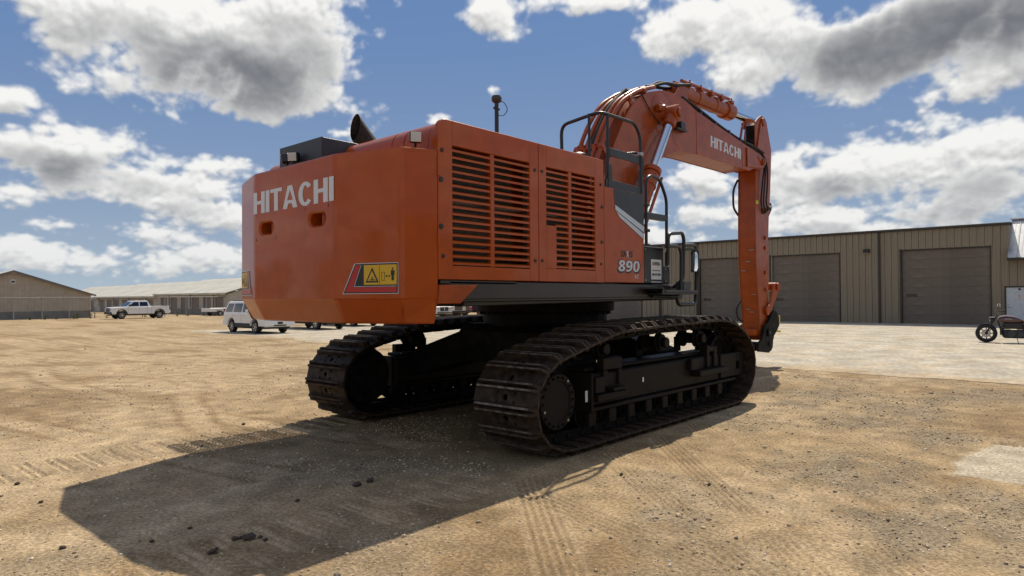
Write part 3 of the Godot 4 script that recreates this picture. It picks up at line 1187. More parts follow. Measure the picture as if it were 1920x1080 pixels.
func link_mesh():
	var mb = MB.new()
	for s in [-1.0, 1.0]:
		var poly = [Vector2(-0.13, -0.10), Vector2(0.11, -0.09), Vector2(0.165, -0.12), Vector2(0.165, -0.18), Vector2(0.12, -0.205), Vector2(-0.09, -0.205), Vector2(-0.14, -0.175)]
		mb.prism(poly, s * 0.10, s * 0.155, 0.006)
		mb.cyl(V(0.10, -0.150, s * 0.155), V(0.10, -0.150, s * 0.178), 0.032, 10)
	mb.cyl(V(0.10, -0.150, -0.10), V(0.10, -0.150, 0.10), 0.028, 8)
	return mb.mesh()

func make_track(ex, side, shoes, links):
	var zc = 1.725 * side
	var t = node("track", ex, V(0, 0, zc))
	part_label(t, "brown rusty crawler track nearest the camera" if side > 0 else "dark crawler track on the far side")
	var pts = loop_points(50)
	var wear = wear_mesh(0.462)
	for i in pts.size():
		var p = pts[i][0]
		var tn = pts[i][1]
		var nn = V(tn.y, -tn.x, 0)
		var xf = Transform3D(Basis(tn, nn, tn.cross(nn)), p)
		var o = put("track_shoe", shoes, M.shoe, t)
		o.transform = xf
		var l = put("track_link", links, M.under_black, t)
		l.transform = xf
		if side > 0:
			put("worn_edge", wear, M.grouser_worn, t).transform = xf

func roller(parent, called, at, r, w, flange):
	var mb = MB.new()
	mb.lathe([Vector2(0, -w), Vector2(r * 0.55, -w), Vector2(r * 0.6, -w * 0.9), Vector2(r * 0.6, -w * 0.82), Vector2(r, -w * 0.80), Vector2(r, -w * 0.62), Vector2(r * flange, -w * 0.58), Vector2(r * flange, -w * 0.45), Vector2(r * 0.72, -w * 0.4), Vector2(r * 0.72, w * 0.4), Vector2(r * flange, w * 0.45), Vector2(r * flange, w * 0.58), Vector2(r, w * 0.62), Vector2(r, w * 0.80), Vector2(r * 0.6, w * 0.82), Vector2(r * 0.6, w * 0.9), Vector2(r * 0.55, w), Vector2(0, w)], at, V(0, 0, 1), 18)
	return put(called, mb, M.under_black, parent)

func make_undercarriage(ex):
	var shoes = shoe_mesh(0.462)
	var links = link_mesh()
	for side in [1, -1]:
		make_track(ex, side, shoes, links)
		var s = float(side)
		# side frame
		var mb = MB.new()
		var outer = 2.0
		var z0 = 1.52 * s
		var z1 = outer * s
		mb.prism([Vector2(-1.72, 0.45), Vector2(2.05, 0.44), Vector2(2.05, 0.845), Vector2(-1.72, 0.83)], z0, z1, 0.018)
		mb.prism([Vector2(-1.72, 0.40), Vector2(2.35, 0.395), Vector2(2.35, 0.437), Vector2(-1.72, 0.447)], z0, (outer + 0.055) * s, 0.008)
		mb.span(V(-1.6, 0.847, 1.60 * s), V(1.9, 0.90, 1.90 * s), 0.015)
		var fr = put("track_frame", mb, M.frame_paint, ex)
		# guard ledges, uprights and openings
		var step = func(x0, x1, y0, y1, zz0, zz1, called, b = 0.01):
			var m2 = MB.new()
			m2.span(V(x0, y0, zz0 * s), V(x1, y1, zz1 * s), b)
			return put(called, m2, M.frame_paint, fr)
		step.call(-1.74, -1.70, 0.40, 0.86, 1.60, 2.10, "end_plate")
		step.call(-1.40, -1.30, 0.66, 0.86, 1.93, 2.035, "upright")
		step.call(-1.06, -0.985, 0.66, 0.86, 1.93, 2.035, "upright")
		step.call(-1.40, -0.985, 0.862, 1.01, 1.93, 2.035, "upright")
		step.call(-1.66, -1.0, 0.52, 0.60, 2.003, 2.14, "ledge")
		step.call(-1.64, -1.45, 0.61, 0.80, 2.003, 2.09, "bracket")
		step.call(-1.30, -1.02, 0.605, 0.65, 2.003, 2.12, "bracket")
		step.call(1.38, 1.46, 0.66, 1.005, 1.90, 2.035, "upright")
		step.call(1.62, 1.72, 0.66, 0.985, 1.90, 2.035, "upright")
		step.call(1.46, 1.62, 0.90, 0.99, 1.90, 2.03, "bracket")
		step.call(0.92, 1.86, 0.575, 0.66, 2.003, 2.15, "ledge")
		step.call(0.80, 1.05, 0.67, 0.84, 2.003, 2.07, "bracket")
		step.call(1.86, 2.44, 0.455, 0.835, 1.96, 2.03, "yoke_plate", 0.012)
		step.call(2.58, 2.72, 0.455, 0.835, 1.96, 2.03, "yoke_plate", 0.012)
		step.call(2.44, 2.58, 0.455, 0.56, 1.96, 2.028, "yoke_plate", 0.004)
		step.call(2.44, 2.58, 0.69, 0.835, 1.96, 2.028, "yoke_plate", 0.004)
		for k in 9:
			var x = -1.62 + 3.45 * k / 8.0
			var rl = roller(fr, "track_roller", V(x, 0.335, 1.725 * s), 0.115, 0.235, 1.22)
			var rb = MB.new()
			rb.span(V(x - 0.075, 0.22, 1.965 * s), V(x + 0.075, 0.398, 2.03 * s), 0.012)
			put("roller_bracket", rb, M.frame_paint, fr)
			rl.set_meta("label", "steel track roller")
		for x in [-1.22, 0.28, 1.42]:
			roller(fr, "carrier_roller", V(x, 1.105, 1.725 * s), 0.115, 0.21, 1.18)
			var cb = MB.new()
			cb.span(V(x - 0.09, 0.89, 1.50 * s), V(x + 0.09, 1.12, 1.53 * s), 0.006)
			cb.cyl(V(x, 1.105, 1.935 * s), V(x, 1.105, 1.97 * s), 0.075, 14, 0.008)
			put("roller_support", cb, M.frame_paint, fr)
		if side > 0:
			var tg = MB.new()
			tg.span(V(-0.45, 0.63, 2.0005), V(-0.415, 0.69, 2.003))
			put("inspection_tag", tg, M.paper_white, fr)
			var tg2 = MB.new()
			tg2.span(V(-1.79, 0.53, 2.04), V(-1.745, 0.66, 2.045))
			put("inspection_tag", tg2, M.paper_white, fr)
		# sprocket and final drive
		var sp = MB.new()
		var teeth = []
		for k in 42:
			var a = TAU * k / 42.0
			var rr = 0.47 if k % 2 == 0 else 0.40
			teeth.append(Vector2(-2.27 + cos(a) * rr, 0.625 + sin(a) * rr))
		sp.prism(teeth, 1.67 * s, 1.78 * s, 0.01)
		sp.lathe([Vector2(0, 0), Vector2(0.40, 0), Vector2(0.40, 0.18), Vector2(0.34, 0.26), Vector2(0, 0.26)], V(-2.27, 0.625, 1.50 * s), V(0, 0, s), 28)
		var spr = put("sprocket", sp, M.under_black, ex)
		var cv = MB.new()
		cv.lathe([Vector2(0, 0), Vector2(0.36, 0), Vector2(0.36, 0.10), Vector2(0.315, 0.125), Vector2(0.315, 0.265), Vector2(0.30, 0.285), Vector2(0.235, 0.285), Vector2(0.225, 0.27), Vector2(0, 0.27)], V(-2.33, 0.60, 1.78 * s), V(0, 0, s), 36)
		var cover = put("final_drive", cv, M.frame_paint, spr)
		for k in 20:
			var a = TAU * k / 20.0
			var bm = MB.new()
			var ce = V(-2.33 + cos(a) * 0.268, 0.60 + sin(a) * 0.268, 2.065 * s)
			bm.cyl(ce, ce + V(0, 0, 0.018 * s), 0.016, 6)
			put("bolt", bm, M.steel if k in [3, 11, 17] else M.under_black, spr)
		cover.set_meta("label", "round final drive cover ringed with bolts")
		# idler
		var idm = MB.new()
		idm.lathe([Vector2(0, -0.20), Vector2(0.12, -0.20), Vector2(0.14, -0.12), Vector2(0.34, -0.07), Vector2(0.42, -0.13), Vector2(0.475, -0.13), Vector2(0.475, -0.05), Vector2(0.51, -0.045), Vector2(0.51, 0.045), Vector2(0.475, 0.05), Vector2(0.475, 0.13), Vector2(0.42, 0.13), Vector2(0.34, 0.07), Vector2(0.14, 0.12), Vector2(0.12, 0.20), Vector2(0, 0.20)], V(2.25, 0.66, 1.725 * s), V(0, 0, 1), 32)
		put("idler_wheel", idm, M.under_black, ex)
	# centre frame with four legs
	var lf = MB.new()
	lf.prism([Vector2(-1.05, 0.80), Vector2(1.05, 0.80), Vector2(1.05, 1.25), Vector2(0.9, 1.36), Vector2(-0.9, 1.36), Vector2(-1.05, 1.25)], -0.85, 0.85, 0.02)
	for sx in [-1.0, 1.0]:
		for sz in [-1.0, 1.0]:
			lf.hexa([V(sx * 0.35, 0.78, sz * 0.8), V(sx * 1.04, 0.78, sz * 0.8), V(sx * 1.45, 0.55, sz * 1.55), V(sx * 0.80, 0.55, sz * 1.55), V(sx * 0.35, 1.33, sz * 0.8), V(sx * 1.04, 1.25, sz * 0.8), V(sx * 1.40, 0.93, sz * 1.55), V(sx * 0.85, 0.93, sz * 1.55)], V(sx * 0.8, 0.9, sz * 1.15))
	put("lower_frame", lf, M.under_black, ex)
	var sb = MB.new()
	sb.lathe([Vector2(0, 1.33), Vector2(0.96, 1.33), Vector2(0.96, 1.525), Vector2(1.02, 1.53), Vector2(1.075, 1.545), Vector2(1.075, 1.665), Vector2(1.06, 1.68), Vector2(0, 1.68)], V(0, 0, 0), V(0, 1, 0), 56)
	var sw = put("swing_bearing", sb, M.under_black, ex)
	for k in 40:
		var a = TAU * k / 40.0
		var bm = MB.new()
		bm.cyl(V(cos(a) * 1.0, 1.49, sin(a) * 1.0), V(cos(a) * 1.0, 1.529, sin(a) * 1.0), 0.02, 6)
		put("bolt", bm, M.under_black, sw)

# ------------------------------------------------------------------ upper structure
const CWT := [[-4.35, -0.79], [-4.35, 0.79], [-4.3465, 0.815], [-4.340, 0.853], [-4.131, 1.548], [-4.118, 1.578], [-4.085, 1.595], [-3.752, 1.69], [-3.70, 1.60], [-3.70, -1.60], [-3.752, -1.69], [-4.085, -1.595], [-4.118, -1.578], [-4.131, -1.548], [-4.340, -0.853], [-4.3465, -0.815]]

func shrink(poly, d):
	var p = []
	for q in poly:
		p.append(Vector2(q[0], q[1]))
	p = MB.ccw(p)
	return MB.inset(p, d)

func make_counterweight(ex):
	var mb = MB.new()
	var p0 = shrink(CWT, 0.0)
	var rings = []
	for q in [[0.135, 1.50], [0.115, 1.515], [0.012, 1.735], [0.0, 1.752], [0.0, 3.185], [0.012, 3.205]]:
		var pl = shrink(CWT, q[0])
		var r = []
		for k in pl.size():
			var a = pl[k]
			# only the rear and flanks draw in towards the bottom
			if p0[k].x > -3.8:
				a = Vector2(p0[k].x, p0[k].y * (1.0 - q[0] * 0.25))
			r.append(V(a.x, q[1], a.y))
		rings.append(r)
	var ce = V(-4.0, 2.3, 0)
	for i in rings.size() - 1:
		for k in p0.size():
			var l = (k + 1) % p0.size()
			var a = rings[i][k]
			var b = rings[i][l]
			var d = rings[i + 1][l]
			var e = rings[i + 1][k]
			# the flat rear face between the folds is built separately round its two slots
			if i == 3 and absf(a.x + 4.35) < 0.0005 and absf(b.x + 4.35) < 0.0005:
				continue
			mb.quad_o(a, b, d, e, (a + b + d + e) * 0.25 - V(-4.0, (a.y + d.y) * 0.5, 0))
	for w in [0, rings.size() - 1]:
		var mid = V(-4.0, rings[w][0].y, 0)
		for k in p0.size():
			mb.tri_o(mid, rings[w][k], rings[w][(k + 1) % p0.size()], V(0, -1 if w == 0 else 1, 0))
	# rear face with two rounded slots
	var X = -4.35
	var ya = 1.752
	var yb = 3.185
	var face = func(z0, y0, z1, y1): mb.quad_o(V(X, y0, z0), V(X, y0, z1), V(X, y1, z1), V(X, y1, z0), V(-1, 0, 0))
	var slots = [[-0.535, 2.557], [0.502, 2.572]]
	var sw = 0.225
	var sh = 0.13
	var lo = 2.42
	var hi = 2.71
	face.call(-0.79, ya, 0.79, lo)
	face.call(-0.79, hi, 0.79, yb)
	face.call(-0.79, lo, slots[0][0] - sw, hi)
	face.call(slots[0][0] + sw, lo, slots[1][0] - sw, hi)
	face.call(slots[1][0] + sw, lo, 0.79, hi)
	for s in slots:
		var m = 32
		var rect = []
		var o1 = []
		var o2 = []
		for k in m:
			var an = TAU * k / m
			var d = Vector2(cos(an), sin(an))
			# rectangle border
			var t = minf(sw / maxf(absf(d.x), 1e-6), minf((hi - s[1]) / maxf(d.y, 1e-6) if d.y > 0 else (s[1] - lo) / maxf(-d.y, 1e-6), 9.0))
			rect.append(Vector2(d.x * t + s[0], d.y * t + s[1]))
			# rounded slot
			var st = func(hw, hh):
				var q = Vector2(cos(an) * hh, sin(an) * hh)
				return Vector2(s[0] + q.x + (hw - hh) * (1.0 if d.x > 0.001 else (-1.0 if d.x < -0.001 else 0.0)) , s[1] + q.y)
			o1.append(st.call(0.172, 0.085))
			o2.append(st.call(0.150, 0.066))
		for k in m:
			var l = (k + 1) % m
			mb.quad_o(V(X, rect[k].y, rect[k].x), V(X, rect[l].y, rect[l].x), V(X, o1[l].y, o1[l].x), V(X, o1[k].y, o1[k].x), V(-1, 0, 0))
			var f = V(0, s[1], s[0]) - V(0, (o1[k].y + o1[l].y) * 0.5, (o1[k].x + o1[l].x) * 0.5)
			mb.quad_o(V(X, o1[k].y, o1[k].x), V(X, o1[l].y, o1[l].x), V(X + 0.02, o2[l].y, o2[l].x), V(X + 0.02, o2[k].y, o2[k].x), f + V(-0.05, 0, 0))
			mb.quad_o(V(X + 0.02, o2[k].y, o2[k].x), V(X + 0.02, o2[l].y, o2[l].x), V(X + 0.22, o2[l].y, o2[l].x), V(X + 0.22, o2[k].y, o2[k].x), f)
			mb.tri_o(V(X + 0.22, s[1], s[0]), V(X + 0.22, o2[k].y, o2[k].x), V(X + 0.22, o2[l].y, o2[l].x), V(-1, 0, 0))
		# lifting pin across the slot
		mb.cyl(V(X + 0.10, s[1] - 0.066, s[0]), V(X + 0.10, s[1] + 0.066, s[0]), 0.03, 10)
	var cw = put("counterweight", mb, M.orange, ex)
	part_label(cw, "orange counterweight with chamfered corners and white lettering")
	var lg = put("lettering", logo_mesh(1.635, 0.247, 0.004), M.letter_white, cw)
	lg.transform = Transform3D(Basis(V(0, 0, 1), V(0, 1, 0), V(-1, 0, 0)), V(-4.3505, 2.733, -0.8175))
	# swing warning decal on both chamfers
	for s in [1.0, -1.0]:
		var u = V(0.23, 0, 0.765 * s).normalized()
		var nrm = V(-0.765, 0, 0.23 * s).normalized()
		var bas = Basis(u, V(0, 1, 0), u.cross(V(0, 1, 0)))
		if s < 0:
			bas = Basis(-u, V(0, 1, 0), (-u).cross(V(0, 1, 0)))
		var org = V(-4.35, 0, 0.82 * s) + nrm * 0.001
		var dec = node("warning_decal", ex)
		dec.transform = Transform3D(bas, org)
		var mir = 1.0 if s > 0 else -1.0
		var pl = func(pts, z, m, nm):
			var q = []
			for a in pts:
				q.append(Vector2(a[0] * mir, a[1]))
			var k = MB.new()
			k.prism(q, z, z + 0.0015)
			return put(nm, k, m, dec)
		pl.call([[0.105, 1.795], [0.768, 1.795], [0.768, 2.095], [0.268, 2.095], [0.245, 2.085]], 0.0, M.silver_print, "border")
		pl.call([[0.117, 1.802], [0.761, 1.802], [0.761, 2.088], [0.262, 2.088]], 0.002, M.print_black, "backing")
		pl.call([[0.140, 1.812], [0.750, 1.812], [0.750, 1.862], [0.238, 1.862], [0.325, 2.076], [0.268, 2.076]], 0.004, M.print_red, "red_band")
		pl.call([[0.246, 1.866], [0.750, 1.866], [0.750, 1.871], [0.254, 1.871], [0.338, 2.076], [0.331, 2.076]], 0.004, M.silver_print, "trim")
		pl.call([[0.368, 1.884], [0.752, 1.884], [0.752, 2.075], [0.368, 2.075]], 0.004, M.print_yellow, "sign")
		pl.call([[0.390, 1.905], [0.545, 1.905], [0.468, 2.052]], 0.006, M.print_black, "triangle")
		pl.call([[0.414, 1.920], [0.521, 1.920], [0.468, 2.018]], 0.008, M.print_yellow, "triangle_field")
		pl.call([[0.43, 1.926], [0.51, 1.926], [0.50, 1.934], [0.474, 1.936], [0.478, 1.960], [0.466, 1.962], [0.464, 1.936], [0.438, 1.932]], 0.010, M.print_black, "crushed_figure")
		pl.call([[0.552, 1.892], [0.555, 1.892], [0.555, 2.068], [0.552, 2.068]], 0.006, M.print_black, "divider")
		for q in [[0.578, 1.922, 0.582, 2.005], [0.612, 1.922, 0.616, 2.005], [0.582, 1.922, 0.612, 1.926], [0.582, 2.001, 0.612, 2.005], [0.640, 1.962, 0.664, 1.967]]:
			pl.call([[q[0], q[1]], [q[2], q[1]], [q[2], q[3]], [q[0], q[3]]], 0.006, M.print_black, "pictogram_line")
		pl.call([[0.624, 1.9645], [0.640, 1.978], [0.640, 1.951]], 0.006, M.print_black, "arrow_head")
		pl.call([[0.680, 1.9645], [0.664, 1.978], [0.664, 1.951]], 0.006, M.print_black, "arrow_head")
		pl.call([[0.694, 1.922], [0.706, 1.922], [0.707, 1.962], [0.709, 1.922], [0.720, 1.922], [0.721, 1.975], [0.728, 1.975], [0.728, 2.020], [0.686, 2.020], [0.686, 1.975], [0.693, 1.975]], 0.006, M.print_black, "standing_figure")
		pl.call([[0.700, 2.026], [0.714, 2.026], [0.717, 2.036], [0.712, 2.046], [0.702, 2.046], [0.697, 2.036]], 0.006, M.print_black, "figure_head")
	# lifting eye humps and plugs on top
	var hump = MB.new()
	hump.lathe([Vector2(0.10, 0), Vector2(0.085, 0.035), Vector2(0.05, 0.05), Vector2(0, 0.052)], V(-3.95, 3.205, 0.50), V(0, 1, 0), 18)
	put("lifting_boss", hump, M.orange, cw)
	return cw

func work_light(ex, at, turn, tilt):
	var l = node("work_light", ex)
	l.transform = Transform3D(Basis.from_euler(V(0, turn, 0)) * Basis.from_euler(V(0, 0, tilt)), at)
	var b = MB.new()
	b.span(V(-0.03, -0.055, -0.06), V(0.055, 0.055, 0.06), 0.012)
	put("housing", b, M.black_paint, l)
	var g = MB.new()
	g.span(V(-0.036, -0.047, -0.052), V(-0.0305, 0.047, 0.052), 0.003)
	put("lens", g, M.glass_lens, l)
	var s = MB.new()
	s.tube([V(0.02, -0.05, 0.0), V(0.03, -0.10, 0.0), V(0.06, -0.14, 0.0)], 0.014, 6)
	put("bracket", s, M.black_paint, l)

func door_panel(ex, called, x0, x1, hole, split_x, bolts, hinges, slat_n, label):
	# a sheet-metal side door: frame round a louvred opening
	var y0 = 1.935
	var y1 = 3.53
	var za = 1.645
	var zb = 1.70
	var mb = MB.new()
	var hx0 = hole[0]
	var hx1 = hole[1]
	var hy0 = hole[2]
	var hy1 = hole[3]
	if hole.size() == 4:
		# the rear door follows the rounded shoulder of the hood
		mb.prism([Vector2(x0, y0), Vector2(hx0, y0), Vector2(hx0, y1)] + arc(Vector2(x0 + 0.10, y1 - 0.10), 0.10, 90, 180, 6), za, zb, 0.005)
	else:
		mb.span(V(x0, y0, za), V(hx0, y1, zb), 0.005)
	mb.span(V(hx1, y0, za), V(x1, y1, zb), 0.005)
	mb.span(V(hx0, y0, za), V(hx1, hy0, zb), 0.005)
	mb.span(V(hx0, hy1, za), V(hx1, y1, zb), 0.005)
	if hole.size() > 4:
		mb.span(V(hx0, hy0, za), V(hole[4], hole[5], zb), 0.005)
	var d = put(called, mb, M.orange, ex)
	part_label(d, label)
	var back = MB.new()
	back.span(V(hx0 - 0.04, hy0 - 0.04, 1.36), V(hx1 + 0.04, hy1 + 0.04, 1.37))
	put("radiator_core", back, M.radiator, d)
	# wire screen behind the louvres
	var wires = MB.new()
	for k in 34:
		var yy = lerpf(hy0, hy1, (k + 0.5) / 34.0)
		wires.span(V(hx0, yy - 0.005, 1.375), V(hx1, yy + 0.005, 1.385))
	put("screen_wires", wires, M.charcoal, d)
	for k in slat_n:
		var yy = lerpf(hy0, hy1, (k + 0.55) / slat_n)
		var xs = hx0
		if hole.size() > 4 and yy < hole[5] + 0.02:
			xs = hole[4]
		for seg in [[xs, split_x - 0.03], [split_x + 0.03, hx1]]:
			if seg[1] - seg[0] < 0.05:
				continue
			var s = MB.new()
			# folded louvre: lip outside low, blade leaning in
			s.hexa([V(seg[0], yy - 0.011, 1.690), V(seg[1], yy - 0.011, 1.690), V(seg[1], yy + 0.006, 1.650), V(seg[0], yy + 0.006, 1.650), V(seg[0], yy - 0.004, 1.694), V(seg[1], yy - 0.004, 1.694), V(seg[1], yy + 0.012, 1.654), V(seg[0], yy + 0.012, 1.654)], V((seg[0] + seg[1]) * 0.5, yy + 0.013, 1.667))
			s.span(V(seg[0], yy - 0.028, 1.686), V(seg[1], yy - 0.0045, 1.6935), 0.002)
			put("louvre_slat", s, M.orange, d)
	var bar = MB.new()
	bar.span(V(split_x - 0.03, hy0, 1.625), V(split_x + 0.03, hy1, 1.697), 0.006)
	put("centre_bar", bar, M.orange, d)
	var band = MB.new()
	var bx = hx0
	band.span(V(bx, lerpf(hy0, hy1, 0.535), 1.58), V(hx1, lerpf(hy0, hy1, 0.555), 1.60))
	put("screen_brace", band, M.steel, d)
	for b in bolts:
		var bm = MB.new()
		bm.cyl(V(b[0], b[1], 1.700), V(b[0], b[1], 1.712), b[2], 12, 0.003)
		put("latch_plug", bm, M.black_paint, d)
	for h in hinges:
		var hm = MB.new()
		hm.span(V(h[0] - 0.012, h[1], 1.69), V(h[0] + 0.022, h[2], 1.712), 0.005)
		put("hinge", hm, M.orange, d)

func make_upper(ex):
	# main deck frame
	var fr = MB.new()
	fr.span(V(-3.6, 1.705, -1.66), V(1.32, 1.925, 1.675), 0.012)
	fr.span(V(-3.72, 1.89, -1.60), V(-2.6, 1.926, 1.70), 0.006)
	fr.prism([Vector2(-3.30, 1.66), Vector2(1.35, 1.70), Vector2(1.35, 1.75), Vector2(-3.30, 1.75)], -1.55, 1.60, 0.01)
	put("upper_frame", fr, M.frame_grey, ex)
	var skirt = MB.new()
	skirt.prism([Vector2(-3.60, 1.735), Vector2(1.28, 1.745), Vector2(1.28, 1.915), Vector2(-3.60, 1.918)], 1.677, 1.70, 0.006)
	put("side_skirt", skirt, M.frame_grey, ex)
	var wd = MB.new()
	wd.prism([Vector2(-3.75, 1.88), Vector2(-3.228, 1.885), Vector2(-3.245, 1.862), Vector2(-3.472, 1.694), Vector2(-3.765, 1.694)], 1.66, 1.722, 0.006)
	put("skirt_corner", wd, M.orange_worn, ex)
	# engine housing, rounded over the rear edge
	var hb = MB.new()
	var prof = [Vector2(-3.735, 1.94)] + arc(Vector2(-3.535, 3.335), 0.20, 180, 90, 8) + [Vector2(-0.86, 3.535), Vector2(-0.86, 1.94)]
	hb.prism(prof, -1.66, 0.95, 0.006, 30.0)
	hb.prism(prof, 0.965, 1.15, 0.004, 30.0)
	hb.prism(prof, 1.165, 1.24, 0.004, 30.0)
	hb.prism([Vector2(-3.735, 1.94)] + arc(Vector2(-3.535, 3.335), 0.20, 180, 90, 8) + [Vector2(-0.872, 3.535), Vector2(-0.872, 3.46), Vector2(-3.50, 3.46), Vector2(-3.66, 3.30), Vector2(-3.66, 1.94)], 1.24, 1.54, 0.0, 30.0)
	hb.span(V(-0.95, 1.94, 1.24), V(-0.872, 3.46, 1.54))
	put("engine_hood", hb, M.orange, ex)
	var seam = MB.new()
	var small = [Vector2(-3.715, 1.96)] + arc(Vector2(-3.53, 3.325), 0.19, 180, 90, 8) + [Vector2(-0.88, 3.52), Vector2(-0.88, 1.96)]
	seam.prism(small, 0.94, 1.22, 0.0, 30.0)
	put("hood_seal_shade", seam, M.rubber, ex)  # black liner: rubber seal strip, its dark also standing in for seam shadow
	var shoulder = MB.new()
	shoulder.prism([Vector2(-3.735, 1.94)] + arc(Vector2(-3.535, 3.335), 0.20, 180, 90, 8) + [Vector2(-0.872, 3.535), Vector2(-0.872, 3.42), Vector2(-3.50, 3.42), Vector2(-3.62, 3.30), Vector2(-3.62, 1.94)], 1.542, 1.643, 0.004, 30.0)
	put("hood_rim", shoulder, M.orange, ex)
	door_panel(ex, "engine_door", -3.745, -2.205, [-3.555, -2.355, 2.072, 3.280], -2.968, [[-3.698, 3.212, 0.022], [-3.714, 2.92, 0.027], [-3.714, 2.457, 0.027], [-3.688, 2.165, 0.022], [-2.269, 3.208, 0.020], [-2.268, 2.169, 0.020]], [[-3.745, 2.952, 3.134], [-3.745, 2.259, 2.419]], 17, "rear louvred engine door beside the counterweight")
	door_panel(ex, "engine_door", -2.195, -0.868, [-2.057, -1.064, 2.085, 3.276, -1.867, 2.595], -1.592, [[-2.139, 3.211, 0.018], [-2.143, 2.174, 0.018], [-0.940, 3.202, 0.018], [-0.914, 2.914, 0.022], [-0.921, 2.457, 0.022], [-0.940, 2.175, 0.018]], [], 17, "front louvred engine door with a stepped opening")
	# fuel tank panel in front of the doors
	var tp = MB.new()
	tp.span(V(-0.858, 1.94, 1.15), V(0.132, 3.19, 1.70), 0.008)
	var tank = put("fuel_tank", tp, M.orange, ex)
	part_label(tank, "orange fuel tank cover with dark corner and model number")
	var dk = MB.new()
	var curve = [Vector2(-0.635, 3.184), Vector2(-0.628, 3.06), Vector2(-0.608, 2.95), Vector2(-0.565, 2.875), Vector2(-0.50, 2.818)]
	dk.prism(curve + [Vector2(0.126, 2.56), Vector2(0.126, 3.184)], 1.7005, 1.7035)
	put("dark_panel", dk, M.charcoal, tank)
	for q in [[[-0.615, 2.975], [0.126, 2.735], [0.126, 2.650], [-0.603, 2.905]], [[-0.590, 2.892], [0.126, 2.632], [0.126, 2.548], [-0.50, 2.812], [-0.56, 2.865]]]:
		var st = MB.new()
		var pq = []
		for e in q:
			pq.append(Vector2(e[0], e[1]))
		st.prism(pq, 1.704, 1.709, 0.002)
		put("silver_stripe", st, M.silver_print, tank)
	var flat = Basis()
	text_part("lettering", "ZA", M.print_black, tank, V(-0.405, 2.33, 1.7025), flat, 0.13, 0.082)
	text_part("lettering", "X", M.silver_print, tank, V(-0.305, 2.33, 1.7025), flat, 0.06, 0.082)
	text_part("lettering", "IS", M.print_black, tank, V(-0.225, 2.332, 1.7025), flat, 0.10, 0.082)
	text_part("number_shadow", "890", M.print_black, tank, V(-0.262, 2.158, 1.7025), Basis(V(1, 0, 0), V(0.14, 1, 0), V(0, 0, 1)), 0.575, 0.182)
	text_part("number", "890", M.silver_print, tank, V(-0.272, 2.166, 1.7055), Basis(V(1, 0, 0), V(0.14, 1, 0), V(0, 0, 1)), 0.53, 0.150)
	text_part("lettering", "LC", M.silver_print, tank, V(-0.075, 2.03, 1.7025), flat, 0.10, 0.05, 0.002)
	# front box with placard
	var bx = MB.new()
	bx.span(V(0.145, 1.935, 1.0), V(0.70, 2.472, 1.69), 0.015)
	bx.span(V(0.705, 1.935, 1.0), V(0.90, 2.20, 1.685), 0.012)
	var tb = put("tool_box", bx, M.black_paint, ex)
	part_label(tb, "black front storage box with a white placard")
	var pc = MB.new()
	pc.span(V(0.335, 1.995, 1.6905), V(0.625, 2.285, 1.694))
	pc.span(V(0.335, 1.953, 1.6905), V(0.625, 1.966, 1.694))
	put("placard", pc, M.paper_white, tb)
	text_part("lettering", "GENERAL", M.print_black, tb, V(0.48, 2.225, 1.6955), flat, 0.22, 0.05, 0.002)
	text_part("lettering", "www.general", M.print_black, tb, V(0.48, 2.125, 1.6955), flat, 0.22, 0.024, 0.002)
	text_part("lettering", "888-437-2804", M.print_black, tb, V(0.48, 2.068, 1.6955), flat, 0.24, 0.035, 0.002)
	for q in [[0.175, 2.42], [0.175, 1.98], [0.74, 2.15], [0.74, 1.97], [0.86, 2.15]]:
		var bm = MB.new()
		bm.cyl(V(q[0], q[1], 1.688), V(q[0], q[1], 1.70), 0.014, 8)
		put("bolt", bm, M.steel, tb)
	# left side: cab, walkway and covers
	var lc = MB.new()
	lc.span(V(-3.70, 1.94, -1.70), V(-0.90, 3.45, -1.662), 0.01)
	put("left_cover", lc, M.orange, ex)
	var cabm = MB.new()
	cabm.prism([Vector2(0.30, 1.94), Vector2(2.0, 1.94), Vector2(2.1, 2.7), Vector2(1.95, 3.42), Vector2(0.30, 3.45)], -1.68, -0.62, 0.05)
	var cab = put("cab", cabm, M.orange, ex)
	for q in [[0.45, 1.05], [1.15, 1.85]]:
		var wn = MB.new()
		wn.span(V(q[0], 2.55, -1.688), V(q[1], 3.3, -1.682))
		wn.span(V(q[0], 2.55, -0.618), V(q[1], 3.3, -0.612))
		put("window", wn, M.glass_dark, cab)
	var wk = MB.new()
	for k in 54:
		var x = -3.62 + 2.35 * k / 53.0
		wk.span(V(x - 0.004, 1.875, -2.36), V(x + 0.004, 1.90, -1.72))
	for k in 9:
		var z = -2.37 + 0.65 * k / 8.0
		var t = 0.016 if k in [0, 8] else 0.005
		wk.span(V(-3.65, 1.86, z - t), V(-1.25, 1.902, z + t))
	put("walkway_grating", wk, M.black_paint, ex)
	# black box and lamps on the counterweight
	var ab = MB.new()
	# sheet-metal shell with a notch cut in its rear wall
	ab.xf = Transform3D(Basis(V(0, 0, 1), V(0, 1, 0), V(-1, 0, 0)), Vector3.ZERO)
	ab.prism([Vector2(-0.82, 3.21), Vector2(-0.26, 3.21), Vector2(-0.26, 3.33), Vector2(0.0, 3.33), Vector2(0.0, 3.21), Vector2(0.075, 3.21), Vector2(0.075, 3.555), Vector2(-0.82, 3.555)], 4.0, 4.02)
	ab.xf = Transform3D()
	ab.span(V(-3.998, 3.21, 0.055), V(-3.42, 3.555, 0.0745), 0.003)
	ab.span(V(-3.998, 3.21, -0.8195), V(-3.42, 3.555, -0.80), 0.003)
	ab.span(V(-3.998, 3.535, -0.798), V(-3.42, 3.5545, 0.053), 0.003)
	put("top_box", ab, M.charcoal, ex)
